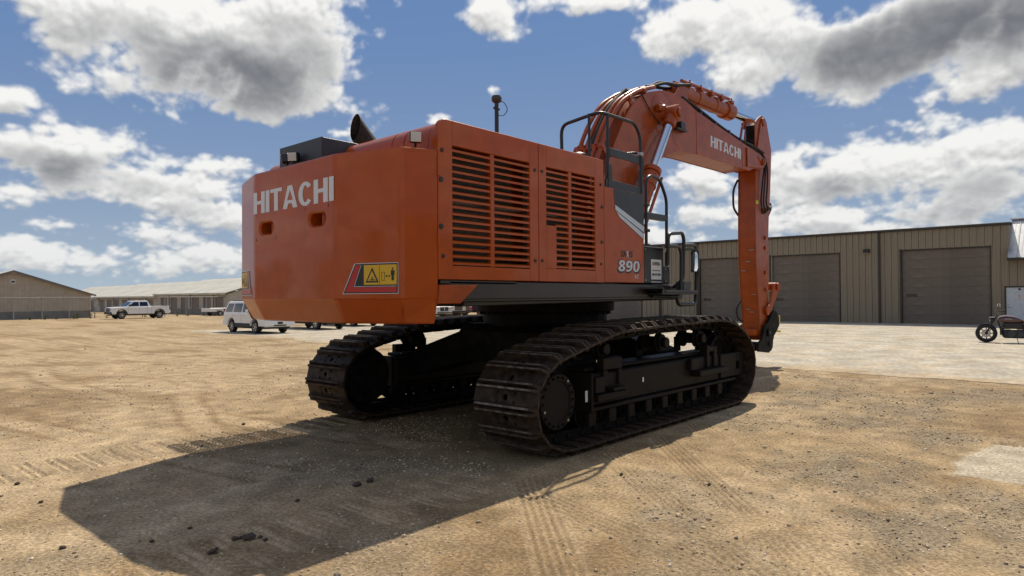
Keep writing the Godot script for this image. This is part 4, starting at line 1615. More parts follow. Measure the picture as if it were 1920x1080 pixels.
	work_light(ex, V(-4.11, 3.385, -0.56), -0.6, 0.1)
	work_light(ex, V(-4.11, 3.375, -0.36), 0.55, 0.1)
	work_light(ex, V(-3.88, 3.335, 1.52), 1.0, 0.12)
	# exhaust pipe leaning back with an upright slanted mouth
	var er = MB.new()
	var m = 28
	var rings = []
	for q in [[-3.02, 3.42, -0.27, 0.11, 0.12], [-3.10, 3.60, -0.29, 0.105, 0.145], [-3.28, 3.865, -0.335, 0.105, 0.172], [-3.282, 3.865, -0.335, 0.097, 0.160], [-3.08, 3.62, -0.285, 0.085, 0.12]]:
		var r = []
		for k in m:
			var a = TAU * k / m
			r.append(V(q[0] + (sin(a) * 0.09 if q[0] > -3.2 else sin(a) * 0.02), q[1] + sin(a) * q[4], q[2] + cos(a) * q[3]))
		rings.append(r)
	for i in 4:
		for k in m:
			var l = (k + 1) % m
			var ce = Vector3.ZERO
			for p in rings[i]:
				ce += p / m
			var o = (rings[i][k] + rings[i][l]) * 0.5 - ce
			if i == 2:
				o = V(-1, 0, 0)
			elif i == 3:
				o = -o
			er.quad_o(rings[i][k], rings[i][l], rings[i + 1][l], rings[i + 1][k], o)
	var dc = V(-3.05, 3.6, -0.28)
	for k in m:
		er.tri_o(dc, rings[4][k], rings[4][(k + 1) % m], V(-1, 0.3, 0))
	put("exhaust_pipe", er, M.exhaust, ex)
	# satellite receiver on a mast
	var an = node("antenna", ex)
	var ap = MB.new()
	ap.cyl(V(-2.15, 3.53, 1.0), V(-2.15, 4.15, 1.0), 0.026, 12)
	ap.span(V(-2.20, 4.06, 0.985), V(-2.10, 4.09, 1.015), 0.005)
	put("mast", ap, M.black_paint, an)
	var ad = MB.new()
	ad.lathe([Vector2(0, 0), Vector2(0.045, 0), Vector2(0.062, 0.02), Vector2(0.064, 0.055), Vector2(0.055, 0.078), Vector2(0.02, 0.088), Vector2(0, 0.088)], V(-2.15, 4.15, 1.0), V(0, 1, 0), 20)
	put("receiver", ad, M.charcoal, an)
	var ac = MB.new()
	ac.tube(bend([V(-2.15, 4.15, 1.02), V(-2.08, 4.17, 1.05), V(-2.0, 4.08, 1.06), V(-2.07, 3.99, 1.04), V(-2.14, 3.99, 1.02)], 0.08), 0.005, 6)
	put("cable", ac, M.rubber, an)
	# caps on the roof edge
	for x in [-2.30, -1.85]:
		var cp = MB.new()
		cp.lathe([Vector2(0.09, 0), Vector2(0.09, 0.02), Vector2(0.06, 0.035), Vector2(0, 0.037)], V(x, 3.536, 1.52), V(0, 1, 0), 20)
		put("filler_cap", cp, M.charcoal, ex)

func pipe(parent, called, pts, r, m, round_ = 0.12):
	var mb = MB.new()
	mb.tube(bend(pts, round_), r, 8)
	return put(called, mb, m, parent)

func make_rails(ex):
	var K = M.black_paint
	# guard rail over the tank
	var g = node("guard_rail", ex)
	pipe(g, "rail", [V(-0.70, 3.50, 0.90), V(-0.72, 4.15, 0.90), V(-0.86, 4.175, 1.64), V(-0.02, 4.18, 1.66), V(0.12, 4.02, 1.66), V(0.135, 3.20, 1.66)], 0.024, K, 0.14)
	pipe(g, "post", [V(-0.885, 3.50, 1.49), V(-0.885, 4.17, 1.49)], 0.019, K)
	pipe(g, "post", [V(-0.70, 3.20, 1.655), V(-0.70, 4.175, 1.655)], 0.021, K)
	var pl = MB.new()
	pl.prism([Vector2(-0.76, 3.19), Vector2(0.20, 3.19), Vector2(0.20, 3.29), Vector2(-0.60, 3.31), Vector2(-0.62, 3.52), Vector2(-0.68, 3.52), Vector2(-0.69, 3.31), Vector2(-0.76, 3.31)], 1.64, 1.665, 0.003)
	pl.span(V(-0.66, 3.625, 1.64), V(0.10, 3.735, 1.662), 0.004)
	pl.prism([Vector2(0.08, 3.29), Vector2(0.19, 3.29), Vector2(0.145, 3.52), Vector2(0.10, 3.52)], 1.64, 1.665, 0.003)
	put("toe_plate", pl, M.charcoal, g)
	pipe(g, "grab_hoop", [V(-0.28, 3.20, 1.35), V(-0.28, 3.72, 1.35), V(0.12, 3.80, 1.60), V(0.24, 3.76, 1.62), V(0.26, 3.44, 1.62), V(0.14, 3.42, 1.64)], 0.017, K, 0.08)
	var cl = MB.new()
	cl.span(V(0.085, 3.74, 1.63), V(0.16, 3.79, 1.69), 0.006)
	put("clamp", cl, M.steel, g)
	pipe(g, "dish_arm", [V(-0.62, 3.50, 1.10), V(-0.62, 3.70, 1.10)], 0.012, K)
	var ds = MB.new()
	ds.lathe([Vector2(0, 0), Vector2(0.11, 0.02), Vector2(0.13, 0.045), Vector2(0.11, 0.06), Vector2(0, 0.065)], V(-0.62, 3.68, 1.10), V(0, 1, 0), 18)
	put("round_mirror", ds, K, g)
	# ladder rail by the boom
	var h = node("ladder_rail", ex)
	pipe(h, "rail", [V(0.53, 1.95, 1.50), V(0.54, 3.47, 1.50), V(0.66, 3.56, 1.50), V(0.95, 3.53, 1.50), V(1.15, 3.25, 1.50), V(1.13, 1.95, 1.50)], 0.024, K, 0.10)
	var r1 = MB.new()
	r1.span(V(0.55, 2.91, 1.42), V(1.14, 3.0, 1.515), 0.006)
	put("step", r1, M.charcoal, h)
	var cl2 = MB.new()
	for y in [3.10, 2.72, 2.50]:
		cl2.span(V(0.49, y - 0.02, 1.46), V(0.57, y + 0.025, 1.55), 0.006)
	put("clamp", cl2, M.charcoal, h)
	# entry steps and outer hoops
	var e = node("entry_steps", ex)
	pipe(e, "hoop", [V(1.13, 2.45, 1.5), V(0.44, 2.47, 1.88), V(0.78, 2.475, 1.90), V(0.845, 2.40, 1.90), V(0.83, 1.80, 1.90), V(0.70, 1.74, 1.90), V(0.30, 1.76, 1.72)], 0.027, K, 0.08)
	pipe(e, "hoop", [V(0.46, 2.2, 1.89), V(0.46, 2.61, 1.90), V(0.52, 2.65, 1.90), V(0.88, 2.685, 1.90), V(0.93, 2.60, 1.90), V(0.93, 2.0, 1.88), V(0.93, 1.88, 1.72)], 0.027, K, 0.07)
	pipe(e, "hoop", [V(0.93, 2.50, 1.90), V(1.02, 2.51, 1.90), V(1.28, 2.525, 1.90), V(1.335, 2.44, 1.90), V(1.31, 1.78, 1.90), V(1.265, 1.63, 1.90), V(0.75, 1.625, 1.90), V(0.695, 1.74, 1.90)], 0.029, K, 0.07)
	pipe(e, "hoop", [V(0.93, 2.44, 1.90), V(1.18, 2.46, 1.93), V(1.27, 2.40, 1.95), V(1.27, 2.05, 1.95)], 0.022, K, 0.07)
	var pf = MB.new()
	pf.span(V(0.18, 1.775, 1.70), V(1.28, 1.80, 1.95), 0.006)
	pf.span(V(0.20, 1.80, 1.93), V(1.28, 1.84, 1.95), 0.004)
	pf.hexa([V(0.05, 1.86, 1.70), V(0.30, 1.79, 1.70), V(0.30, 1.79, 1.95), V(0.20, 1.86, 1.95), V(0.05, 1.885, 1.70), V(0.30, 1.815, 1.70), V(0.30, 1.815, 1.95), V(0.20, 1.885, 1.95)], V(0.2, 1.83, 1.82))
	put("platform", pf, K, e)
	var sb = MB.new()
	sb.hexa([V(0.86, 1.80, 1.80), V(1.06, 1.80, 1.80), V(1.06, 1.80, 1.93), V(0.86, 1.80, 1.93), V(0.86, 1.965, 1.80), V(1.09, 1.965, 1.80), V(1.09, 1.965, 1.93), V(0.86, 1.965, 1.93)], V(0.96, 1.88, 1.87))
	put("step_block", sb, M.charcoal, e)
	var mir = node("side_mirror", ex)
	mir.transform = Transform3D(Basis.from_euler(V(0, deg_to_rad(12.0), 0)), V(1.20, 2.27, 1.94))
	var mh = MB.new()
	mh.prism([Vector2(-0.02, -0.16), Vector2(0.03, -0.15), Vector2(0.05, 0.0), Vector2(0.03, 0.15), Vector2(-0.02, 0.16)], -0.06, 0.06, 0.01)
	put("housing", mh, K, mir)
	var mg = MB.new()
	mg.xf = Transform3D(Basis(V(0, 0, 1), V(0, 1, 0), V(-1, 0, 0)), V(-0.0215, 0, 0))
	mg.prism([Vector2(-0.05, -0.10), Vector2(-0.03, -0.145), Vector2(0.03, -0.145), Vector2(0.05, -0.10), Vector2(0.05, 0.10), Vector2(0.03, 0.145), Vector2(-0.03, 0.145), Vector2(-0.05, 0.10)], 0.0, 0.004)
	put("mirror_glass", mg, M.mirror_glass, mir)

# ------------------------------------------------------------------ boom, arm and cylinders
func make_front(ex):
	var P = func(l):
		var o = []
		for q in l:
			o.append(Vector2(q[0], q[1]))
		return o
	var bm = MB.new()
	var boom_poly = P.call([[0.55, 2.05], [0.40, 2.35], [0.55, 2.75], [0.98, 3.30], [1.31, 3.89], [1.56, 4.36], [1.87, 4.83], [2.06, 5.06], [2.30, 5.27], [2.52, 5.41], [2.78, 5.53], [3.12, 5.63], [3.50, 5.685], [3.80, 5.69], [4.10, 5.665], [4.36, 5.61], [4.58, 5.555], [5.38, 5.453], [6.86, 5.285], [7.31, 5.235], [7.90, 5.195], [8.12, 5.13], [8.22, 5.0], [8.18, 4.87], [8.05, 4.815], [7.60, 4.80], [7.31, 4.70], [6.93, 4.70], [4.63, 4.665], [4.08, 4.635], [3.82, 4.605], [3.62, 4.555], [3.40, 4.475], [3.19, 4.375], [2.95, 4.22], [2.41, 3.80], [1.80, 3.10], [1.30, 2.40], [1.12, 2.10], [0.85, 1.95]])
	bm.prism(boom_poly, -0.275, 0.275, 0.0, 22.0)
	var boom = put("boom", bm, M.orange_worn, ex)
	part_label(boom, "bent orange boom with white lettering")
	# side plates stand a little proud and overhang the top and bottom sheets
	for s in [-1.0, 1.0]:
		var sp = MB.new()
		sp.prism(MB.inset(MB.ccw(boom_poly), -0.012), 0.277 * s, 0.30 * s, 0.004, 22.0)
		put("side_plate", sp, M.orange_worn, boom)
		var ws = MB.new()
		ws.prism(P.call([[4.60, 5.545], [4.635, 5.54], [4.655, 4.67], [4.62, 4.67]]), 0.300 * s, 0.306 * s)
		ws.prism(P.call([[6.88, 5.275], [6.92, 5.27], [6.95, 4.71], [6.91, 4.71]]), 0.300 * s, 0.306 * s)
		put("weld_strip", ws, M.orange_worn, boom)
		var ep = MB.new()
		ep.prism(P.call([[7.12, 5.20], [7.85, 5.17], [8.12, 5.10], [8.20, 4.98], [8.15, 4.88], [8.04, 4.84], [7.14, 4.76]]), 0.302 * s, 0.335 * s, 0.01)
		ep.cyl(V(8.03, 4.99, 0.335 * s), V(8.03, 4.99, 0.39 * s), 0.085, 20, 0.012)
		ep.cyl(V(8.03, 4.99, 0.39 * s), V(8.03, 4.99, 0.405 * s), 0.045, 12, 0.005)
		ep.prism(P.call([[7.72, 5.08], [7.80, 5.09], [7.97, 5.02], [7.93, 4.97], [7.80, 5.03]]), 0.335 * s, 0.352 * s, 0.004)
		put("pin_boss", ep, M.orange_worn, boom)
		# cylinder pin boss with rounded reinforcement
		var bo = MB.new()
		bo.lathe([Vector2(0.40, 0.0), Vector2(0.36, 0.012), Vector2(0.24, 0.018), Vector2(0.18, 0.05), Vector2(0.15, 0.12), Vector2(0.13, 0.13), Vector2(0, 0.13)], V(3.16, 5.20, 0.299 * s), V(0, 0, s), 28)
		put("cylinder_boss", bo, M.orange_worn, boom)
		var hatch = MB.new()
		hatch.prism([Vector2(3.60, 4.98), Vector2(3.98, 4.98), Vector2(4.04, 4.84), Vector2(3.98, 4.70), Vector2(3.88, 4.66), Vector2(3.70, 4.74), Vector2(3.60, 4.86)], 0.300 * s, 0.304 * s, 0.002)
		put("inspection_plate", hatch, M.orange_worn, boom)
		var lt = MB.new()
		lt.span(V(3.78, 5.02, 0.305 * s), V(3.96, 5.17, 0.40 * s), 0.01)
		lt.span(V(3.60, 4.985, 0.305 * s), V(4.0, 5.015, 0.42 * s), 0.004)
		put("boom_light", lt, M.black_paint, boom)
	var lg = put("lettering", logo_mesh(1.555, 0.235, 0.004), M.letter_white, boom)
	lg.transform = Transform3D(Basis(V(0.9995, -0.028, 0).normalized(), V(0.028, 0.9995, 0).normalized(), V(0, 0, 1)), V(5.26, 4.925, 0.3005))
	# boom cylinders
	var a = V(3.20, 5.17, 0)
	var b = V(1.35, 2.32, 0)
	var dir = (b - a).normalized()
	for s in [-1.0, 1.0]:
		var z = V(0, 0, 0.52 * s)
		var cn = node("boom_cylinder", ex)
		var hd = MB.new()
		hd.cyl(a + V(0, 0, 0.40 * s), a + V(0, 0, 0.66 * s), 0.155, 22, 0.015)
		hd.cyl(a + V(0, 0, 0.66 * s), a + V(0, 0, 0.70 * s), 0.09, 14, 0.01)
		hd.prism([Vector2(a.x - 0.33, a.y + 0.13), Vector2(a.x + 0.05, a.y + 0.16), Vector2(a.x + 0.14, a.y + 0.04), Vector2(a.x - 0.30, a.y + 0.02)], 0.33 * s, 0.43 * s, 0.012)
		hd.tube([a + z + dir * 0.1, a + z + dir * 0.30], 0.12, 16)
		put("rod_eye", hd, M.orange_worn, cn)
		var rd = MB.new()
		rd.cyl(a + z + dir * 0.28, a + z + dir * 1.50, 0.082, 22)
		put("rod", rd, M.chrome, cn)
		var br = MB.new()
		br.cyl(a + z + dir * 1.37, a + z + dir * 1.47, 0.165, 22, 0.01)
		br.cyl(a + z + dir * 1.47, a + z + dir * 3.25, 0.145, 22, 0.02)
		br.cyl(a + z + dir * 1.72, a + z + dir * 1.77, 0.160, 22, 0.008)
		put("barrel", br, M.orange_worn, cn)
		var hp = MB.new()
		var off = V(0.10, -0.06, 0.16 * s)
		hp.tube([a + z + dir * 1.5 + off, a + z + dir * 3.0 + off], 0.028, 8)
		put("oil_pipe", hp, M.orange_worn, cn)
		var hs = MB.new()
		hs.tube(hang(a + V(0.20, -0.20, 0.42 * s), a + dir * 1.5 + V(0.16, 0, 0.40 * s), V(-0.08, 0, 0.04 * s)), 0.018, 8)
		put("grease_hose", hs, M.rubber, cn)
	# arm cylinder over the boom
	var ac = node("arm_cylinder", ex)
	var c0 = V(4.22, 5.965, 0)
	var c1 = V(6.92, 6.045, 0)
	var c2 = V(8.36, 6.085, 0)
	var brl = MB.new()
	brl.cyl(c0, c1, 0.155, 24, 0.02)
	brl.cyl(c1 - V(0.36, 0.014, 0), c1 + V(0.02, 0, 0), 0.195, 24, 0.02)
	brl.cyl(c0 + V(0.9, 0.035, 0), c0 + V(1.0, 0.039, 0), 0.175, 24, 0.01)
	brl.cyl(c0 + V(1.75, 0.066, 0), c0 + V(1.85, 0.07, 0), 0.175, 24, 0.01)
	put("barrel", brl, M.orange_worn, ac)
	for k in 5:
		var t = 0.18 + 0.19 * k
		var q = c0.lerp(c1, t)
		var cb = MB.new()
		cb.span(q + V(-0.07, 0.14, -0.12), q + V(0.07, 0.215, 0.16), 0.01)
		cb.cyl(q + V(0.0, 0.19, 0.12), q + V(0.0, 0.27, 0.12), 0.02, 8)
		put("pipe_clamp", cb, M.orange_worn, ac)
	for z in [-0.07, 0.10]:
		var pp = MB.new()
		pp.tube([c0 + V(0.15, 0.20, z), c1 + V(-0.25, 0.235, z)], 0.036, 8)
		put("oil_pipe", pp, M.orange_worn, ac)
	var arod = MB.new()
	arod.cyl(c1, c2, 0.088, 22)
	put("rod", arod, M.chrome, ac)
	var bk = MB.new()
	bk.prism(P.call([[3.80, 5.66], [4.55, 5.56], [4.44, 5.90], [4.30, 6.02], [4.14, 5.99], [3.98, 5.82]]), -0.20, -0.165, 0.008)
	bk.prism(P.call([[3.80, 5.66], [4.55, 5.56], [4.44, 5.90], [4.30, 6.02], [4.14, 5.99], [3.98, 5.82]]), 0.165, 0.20, 0.008)
	put("base_bracket", bk, M.orange_worn, ac)
	# steel pipes up the back of the boom
	for q in [[0.25, 0.0], [0.15, 0.02], [-0.06, 0.0], [-0.18, 0.02]]:
		var k = q[1]
		pipe(boom, "oil_pipe", [V(0.42, 2.9, q[0]), V(1.02 - k, 3.92 + k, q[0]), V(1.46 - k, 4.70 + k, q[0]), V(1.84, 5.17 + k, q[0]), V(2.44, 5.50 + k, q[0]), V(3.05, 5.70 + k, q[0] * 0.9)], 0.038, M.orange_worn, 0.22)
	for q in [[0.92, 3.62, 0.60], [1.28, 4.25, 0.62], [2.16, 5.235, 0.45], [2.66, 5.475, 0.28]]:
		var t = V(0.5, 0.87, 0) if q[0] < 1.5 else V(0.86, 0.5, 0)
		var nn = V(-t.y, t.x, 0)
		var cm = MB.new()
		cm.xf = Transform3D(Basis(t, nn, V(0, 0, 1)), V(q[0], q[1], 0))
		cm.span(V(-0.05, 0.02, -0.30), V(0.05, 0.11, 0.30), 0.012)
		for z in [-0.18, -0.06, 0.06, 0.18]:
			cm.cyl(V(0, 0.10, z), V(0, 0.15, z), 0.022, 6)
		cm.span(V(-0.04, -0.30, -0.27), V(0.04, 0.03, -0.23))
		cm.span(V(-0.04, -0.30, 0.23), V(0.04, 0.03, 0.27))
		put("pipe_clamp", cm, M.orange_worn, boom)
	# hoses over the boom's knee and along its top
	for q in [[0.20, 0.10], [0.08, 0.15], [-0.06, 0.09], [-0.18, 0.13]]:
		pipe(boom, "hose", [V(2.8, 5.66, q[0]), V(3.1, 5.74, q[0]), V(3.50, 5.80 + q[1], q[0]), V(3.95, 5.88 + q[1] * 0.7, q[0]), V(4.55, 6.10, q[0])], 0.030, M.rubber, 0.35)
	pipe(boom, "hose", [V(0.95, 3.75, 0.06), V(1.30, 4.42, 0.06), V(1.75, 5.08, 0.06), V(2.3, 5.50, 0.06)], 0.05, M.rubber, 0.3)
	for q in [[0.23, 0.07], [0.13, 0.10], [0.02, 0.06]]:
		pipe(boom, "hose", [V(4.15, 5.74, q[0]), V(4.75, 5.60 + q[1], q[0]), V(5.9, 5.45 + q[1] * 0.5, q[0]), V(6.9, 5.34 + q[1] * 0.4, q[0]), V(7.62, 5.29, q[0] + 0.08), V(7.98, 5.20, q[0] + 0.14)], 0.030, M.rubber, 0.3)
	for x in [4.9, 5.6, 6.3, 6.9, 7.4]:
		var cm = MB.new()
		cm.span(V(x - 0.03, 5.40 - (x - 5.38) * 0.115 - 0.02 + 0.03, -0.02), V(x + 0.03, 5.56 - (x - 5.38) * 0.10, 0.28), 0.01)
		put("hose_clamp", cm, M.black_paint, boom)
	pipe(boom, "cable", [V(2.45, 5.42, 0.31), V(2.72, 5.15, 0.33), V(3.02, 4.97, 0.36)], 0.010, M.rubber, 0.2)
	# arm
	var am = MB.new()
	var arm_poly = P.call([[7.90, 5.96], [8.10, 6.10], [8.28, 6.185], [8.45, 6.17], [8.60, 6.08], [8.74, 5.76], [8.885, 5.43], [8.85, 4.94], [8.775, 4.29], [8.675, 3.72], [8.62, 3.20], [8.63, 2.55], [8.60, 1.95], [8.52, 1.30], [8.48, 0.85], [8.36, 0.68], [8.12, 0.66], [8.06, 0.80], [8.04, 1.10], [7.96, 1.65], [7.86, 2.55], [7.85, 3.30], [7.88, 4.20], [7.90, 4.75]])
	var core_poly = P.call([[7.94, 5.20], [8.35, 5.45], [8.72, 5.76], [8.885, 5.43], [8.85, 4.94], [8.775, 4.29], [8.675, 3.72], [8.62, 3.20], [8.63, 2.55], [8.60, 1.95], [8.52, 1.30], [8.48, 0.85], [8.36, 0.68], [8.12, 0.66], [8.06, 0.80], [8.04, 1.10], [7.96, 1.65], [7.86, 2.55], [7.85, 3.30], [7.88, 4.20], [7.90, 4.75]])
	am.prism(core_poly, -0.195, 0.195, 0.0, 12.0)
	var arm = put("arm", am, M.orange_worn, ex)
	part_label(arm, "orange stick arm hanging down at the front")
	for s in [-1.0, 1.0]:
		var sp = MB.new()
		var plate = arm_poly
		if s < 0:
			# the far cheek leans forward above the boom pin
			plate = P.call([[8.06, 5.25], [8.25, 5.65], [8.34, 5.98], [8.40, 6.15]]) + arm_poly.slice(3)
		sp.prism(MB.inset(MB.ccw(plate), -0.014), 0.197 * s, 0.222 * s, 0.005, 12.0)
		put("side_plate", sp, M.orange_worn, arm)
		var bo = MB.new()
		bo.cyl(V(8.33, 6.04, 0.222 * s), V(8.33, 6.04, 0.28 * s), 0.10, 20, 0.012)
		bo.prism(P.call([[8.16, 5.98], [8.26, 6.02], [8.02, 5.36], [7.93, 5.33]]), 0.222 * s, 0.255 * s, 0.006)
		bo.cyl(V(8.28, 0.84, 0.222 * s), V(8.28, 0.84, 0.29 * s), 0.14, 20, 0.012)
		bo.cyl(V(8.40, 1.38, 0.222 * s), V(8.40, 1.38, 0.30 * s), 0.12, 20, 0.012)
		put("pin_boss", bo, M.orange_worn, arm)
		for y in [3.18, 2.93, 2.32, 1.90]:
			var sd = MB.new()
			sd.span(V(8.36, y - 0.045, 0.222 * s), V(8.46, y + 0.045, 0.262 * s), 0.01)
			put("weld_pad", sd, M.orange_worn, arm)
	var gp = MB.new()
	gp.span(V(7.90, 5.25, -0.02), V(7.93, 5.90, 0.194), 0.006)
	put("dark_gap_plate", gp, M.under_black, arm)  # near-black plate closing part of the gap between the arm's cheeks
	var pad = MB.new()
	pad.span(V(7.80, 0.78, -0.20), V(8.06, 0.93, 0.20), 0.015)
	put("foot_pad", pad, M.orange_worn, arm)
	var yt = MB.new()
	yt.span(V(7.868, 3.98, 0.21), V(8.02, 4.06, 0.2255))
	put("yellow_tag", yt, M.tag_yellow, arm)
	# bare scrapes where paint is gone
	for q in [[2.86, 0.12], [2.58, 0.03], [2.36, -0.10], [1.78, 0.13], [1.42, -0.02], [1.35, 0.06]]:
		var sc = MB.new()
		var xx = 7.8585 + (0.0 if q[0] > 2.55 else (2.55 - q[0]) * 0.108)
		sc.span(V(xx - 0.0145, q[0] - 0.008, q[1] - 0.07), V(xx + 0.01, q[0] + 0.008, q[1] + 0.05))
		put("scrape", sc, M.steel, arm)
	# hoses looping from boom to arm
	for q in [[0.33, 0.0], [0.29, 0.07], [0.255, 0.13]]:
		pipe(arm, "hose", [V(7.70, 5.26, q[0] - 0.12), V(8.05, 5.22 - q[1] * 0.3, q[0]), V(8.30, 4.95, q[0] + 0.02), V(8.28 - q[1], 4.45, q[0] + 0.02), V(8.22 - q[1], 4.0, q[0]), V(8.40 - q[1], 3.86 - q[1], q[0]), V(8.75, 3.98, q[0] - 0.06), V(9.10, 4.02 + q[1] * 0.4, q[0] - 0.2), V(9.34, 4.08, 0.02)], 0.020, M.rubber, 0.22)
	pipe(arm, "hose", [V(7.86, 4.60, -0.22), V(7.72, 4.35, -0.28), V(7.72, 3.9, -0.28), V(7.88, 3.72, -0.22)], 0.026, M.rubber, 0.25)
	pipe(arm, "hose", [V(7.96, 1.62, -0.22), V(7.82, 1.45, -0.28), V(7.85, 1.20, -0.27), V(8.04, 1.10, -0.22)], 0.022, M.rubber, 0.2)
	pipe(arm, "pipe_bracket", [V(8.72, 4.12, 0.0), V(9.40, 4.15, 0.0), V(9.42, 4.02, 0.0), V(9.12, 3.72, 0.0), V(8.85, 3.32, 0.0)], 0.027, M.black_paint, 0.06)
	# bucket cylinder end and link in front of the arm
	var lk = node("bucket_link", ex)
	for s in [-1.0, 1.0]:
		var lm = MB.new()
		lm.prism(P.call([[8.30, 1.44], [8.40, 1.27], [8.60, 1.34], [9.12, 1.86], [9.14, 2.00], [9.02, 2.08], [8.88, 2.05], [8.50, 1.52]]), 0.235 * s, 0.29 * s, 0.01)
		lm.cyl(V(9.02, 1.97, 0.29 * s), V(9.02, 1.97, 0.34 * s), 0.10, 18, 0.01)
		put("side_link", lm, M.orange_worn, lk)
	var lp = MB.new()
	lp.cyl(V(9.02, 1.97, -0.24), V(9.02, 1.97, 0.24), 0.11, 18)
	lp.cyl(V(9.0, 2.0, 0), V(8.72, 3.3, 0), 0.075, 16)
	put("cylinder_rod", lp, M.orange_worn, lk)
	# quick coupler
	var qc = node("quick_coupler", ex)
	for s in [-1.0, 1.0]:
		var cm = MB.new()
		cm.prism(P.call([[8.04, 0.92], [8.14, 1.03], [8.30, 1.08], [8.46, 1.20], [8.60, 1.34], [8.72, 1.39], [8.86, 1.36], [9.03, 1.22], [9.08, 1.10], [9.04, 0.97], [8.86, 0.84], [8.70, 0.74], [8.63, 0.62], [8.60, 0.47], [8.52, 0.39], [8.36, 0.345], [7.72, 0.41], [7.66, 0.48], [7.68, 0.60], [7.92, 0.70]]), 0.26 * s, 0.32 * s, 0.012)
		cm.cyl(V(8.30, 0.84, 0.32 * s), V(8.30, 0.84, 0.36 * s), 0.10, 16, 0.01)
		cm.cyl(V(8.36, 0.56, 0.32 * s), V(8.36, 0.56, 0.345 * s), 0.06, 14, 0.008)
		put("cheek_plate", cm, M.under_black, qc)
		var bl = MB.new()
		bl.cyl(V(8.30, 0.84, 0.36 * s), V(8.30, 0.84, 0.372 * s), 0.045, 10)
		put("pin", bl, M.charcoal, qc)
	var qb = MB.new()
	qb.span(V(7.68, 0.42, -0.255), V(8.42, 0.60, 0.255), 0.03)
	qb.cyl(V(8.74, 1.26, -0.25), V(8.74, 1.26, 0.25), 0.10, 16)
	put("coupler_body", qb, M.under_black, qc)
	var yb = MB.new()
	yb.span(V(9.03, 1.02, 0.1), V(9.10, 1.24, 0.325), 0.008)
	put("yellow_plate", yb, M.tag_yellow, qc)
	var yb2 = MB.new()
	yb2.cyl(V(8.93, 0.86, 0.25), V(9.06, 0.84, 0.33), 0.028, 10)
	put("safety_pin", yb2, M.tag_yellow, qc)

func make_excavator():
	var ex = node("excavator")
	tag(ex, "huge orange tracked excavator seen from behind on the dirt lot", "excavator")
	make_undercarriage(ex)
	make_counterweight(ex)
	make_upper(ex)
	make_rails(ex)
	make_front(ex)

# ------------------------------------------------------------------ buildings
func rib_mesh(w, rib):
	# one upright siding panel, one metre tall: local x along the wall, z outwards
	var mb = MB.new()
	mb.xf = Transform3D(Basis(V(1, 0, 0), V(0, 0, 1), V(0, 1, 0)), Vector3.ZERO)
	mb.prism([Vector2(0, 0), Vector2(w * 0.30, 0), Vector2(w * 0.33, rib * 0.25), Vector2(w * 0.40, rib * 0.25), Vector2(w * 0.43, 0), Vector2(w - 0.085, 0), Vector2(w - 0.065, rib), Vector2(w - 0.028, rib), Vector2(w - 0.012, 0), Vector2(w - 0.012, -0.03), Vector2(0, -0.03)], 0.0, 1.0)
	return mb.mesh()

func overhead_door(parent, zc, w, h, x, y0, label):
	var d = node("garage_door", parent)
	part_label(d, label)
	var n = 8
	var sec = MB.new()
	var ph = h / n
	sec.span(V(0, 0.002, -w * 0.5), V(0.05, ph - 0.002, w * 0.5), 0.004)
	var m = sec.mesh()
	for k in n:
		var o = put("door_section", m, M.door_taupe, d)
		o.position = V(x, y0 + ph * k, zc)
	var wn = MB.new()
	wn.span(V(x - 0.014, y0 + 1.60, zc - w * 0.5 + 0.22), V(x - 0.002, y0 + 1.78, zc - w * 0.5 + 0.78), 0.004)
	put("vision_window", wn, M.glass_dark, d)
	var fr = MB.new()
	fr.span(V(x - 0.14, y0 - 0.05, zc - w * 0.5 - 0.10), V(x + 0.06, y0 + h + 0.10, zc - w * 0.5), 0.01)
	fr.span(V(x - 0.14, y0 - 0.05, zc + w * 0.5), V(x + 0.06, y0 + h + 0.10, zc + w * 0.5 + 0.05), 0.01)
	fr.span(V(x - 0.14, y0 + h, zc - w * 0.5), V(x + 0.06, y0 + h + 0.06, zc + w * 0.5), 0.01)
	put("door_frame", fr, M.bronze, d)

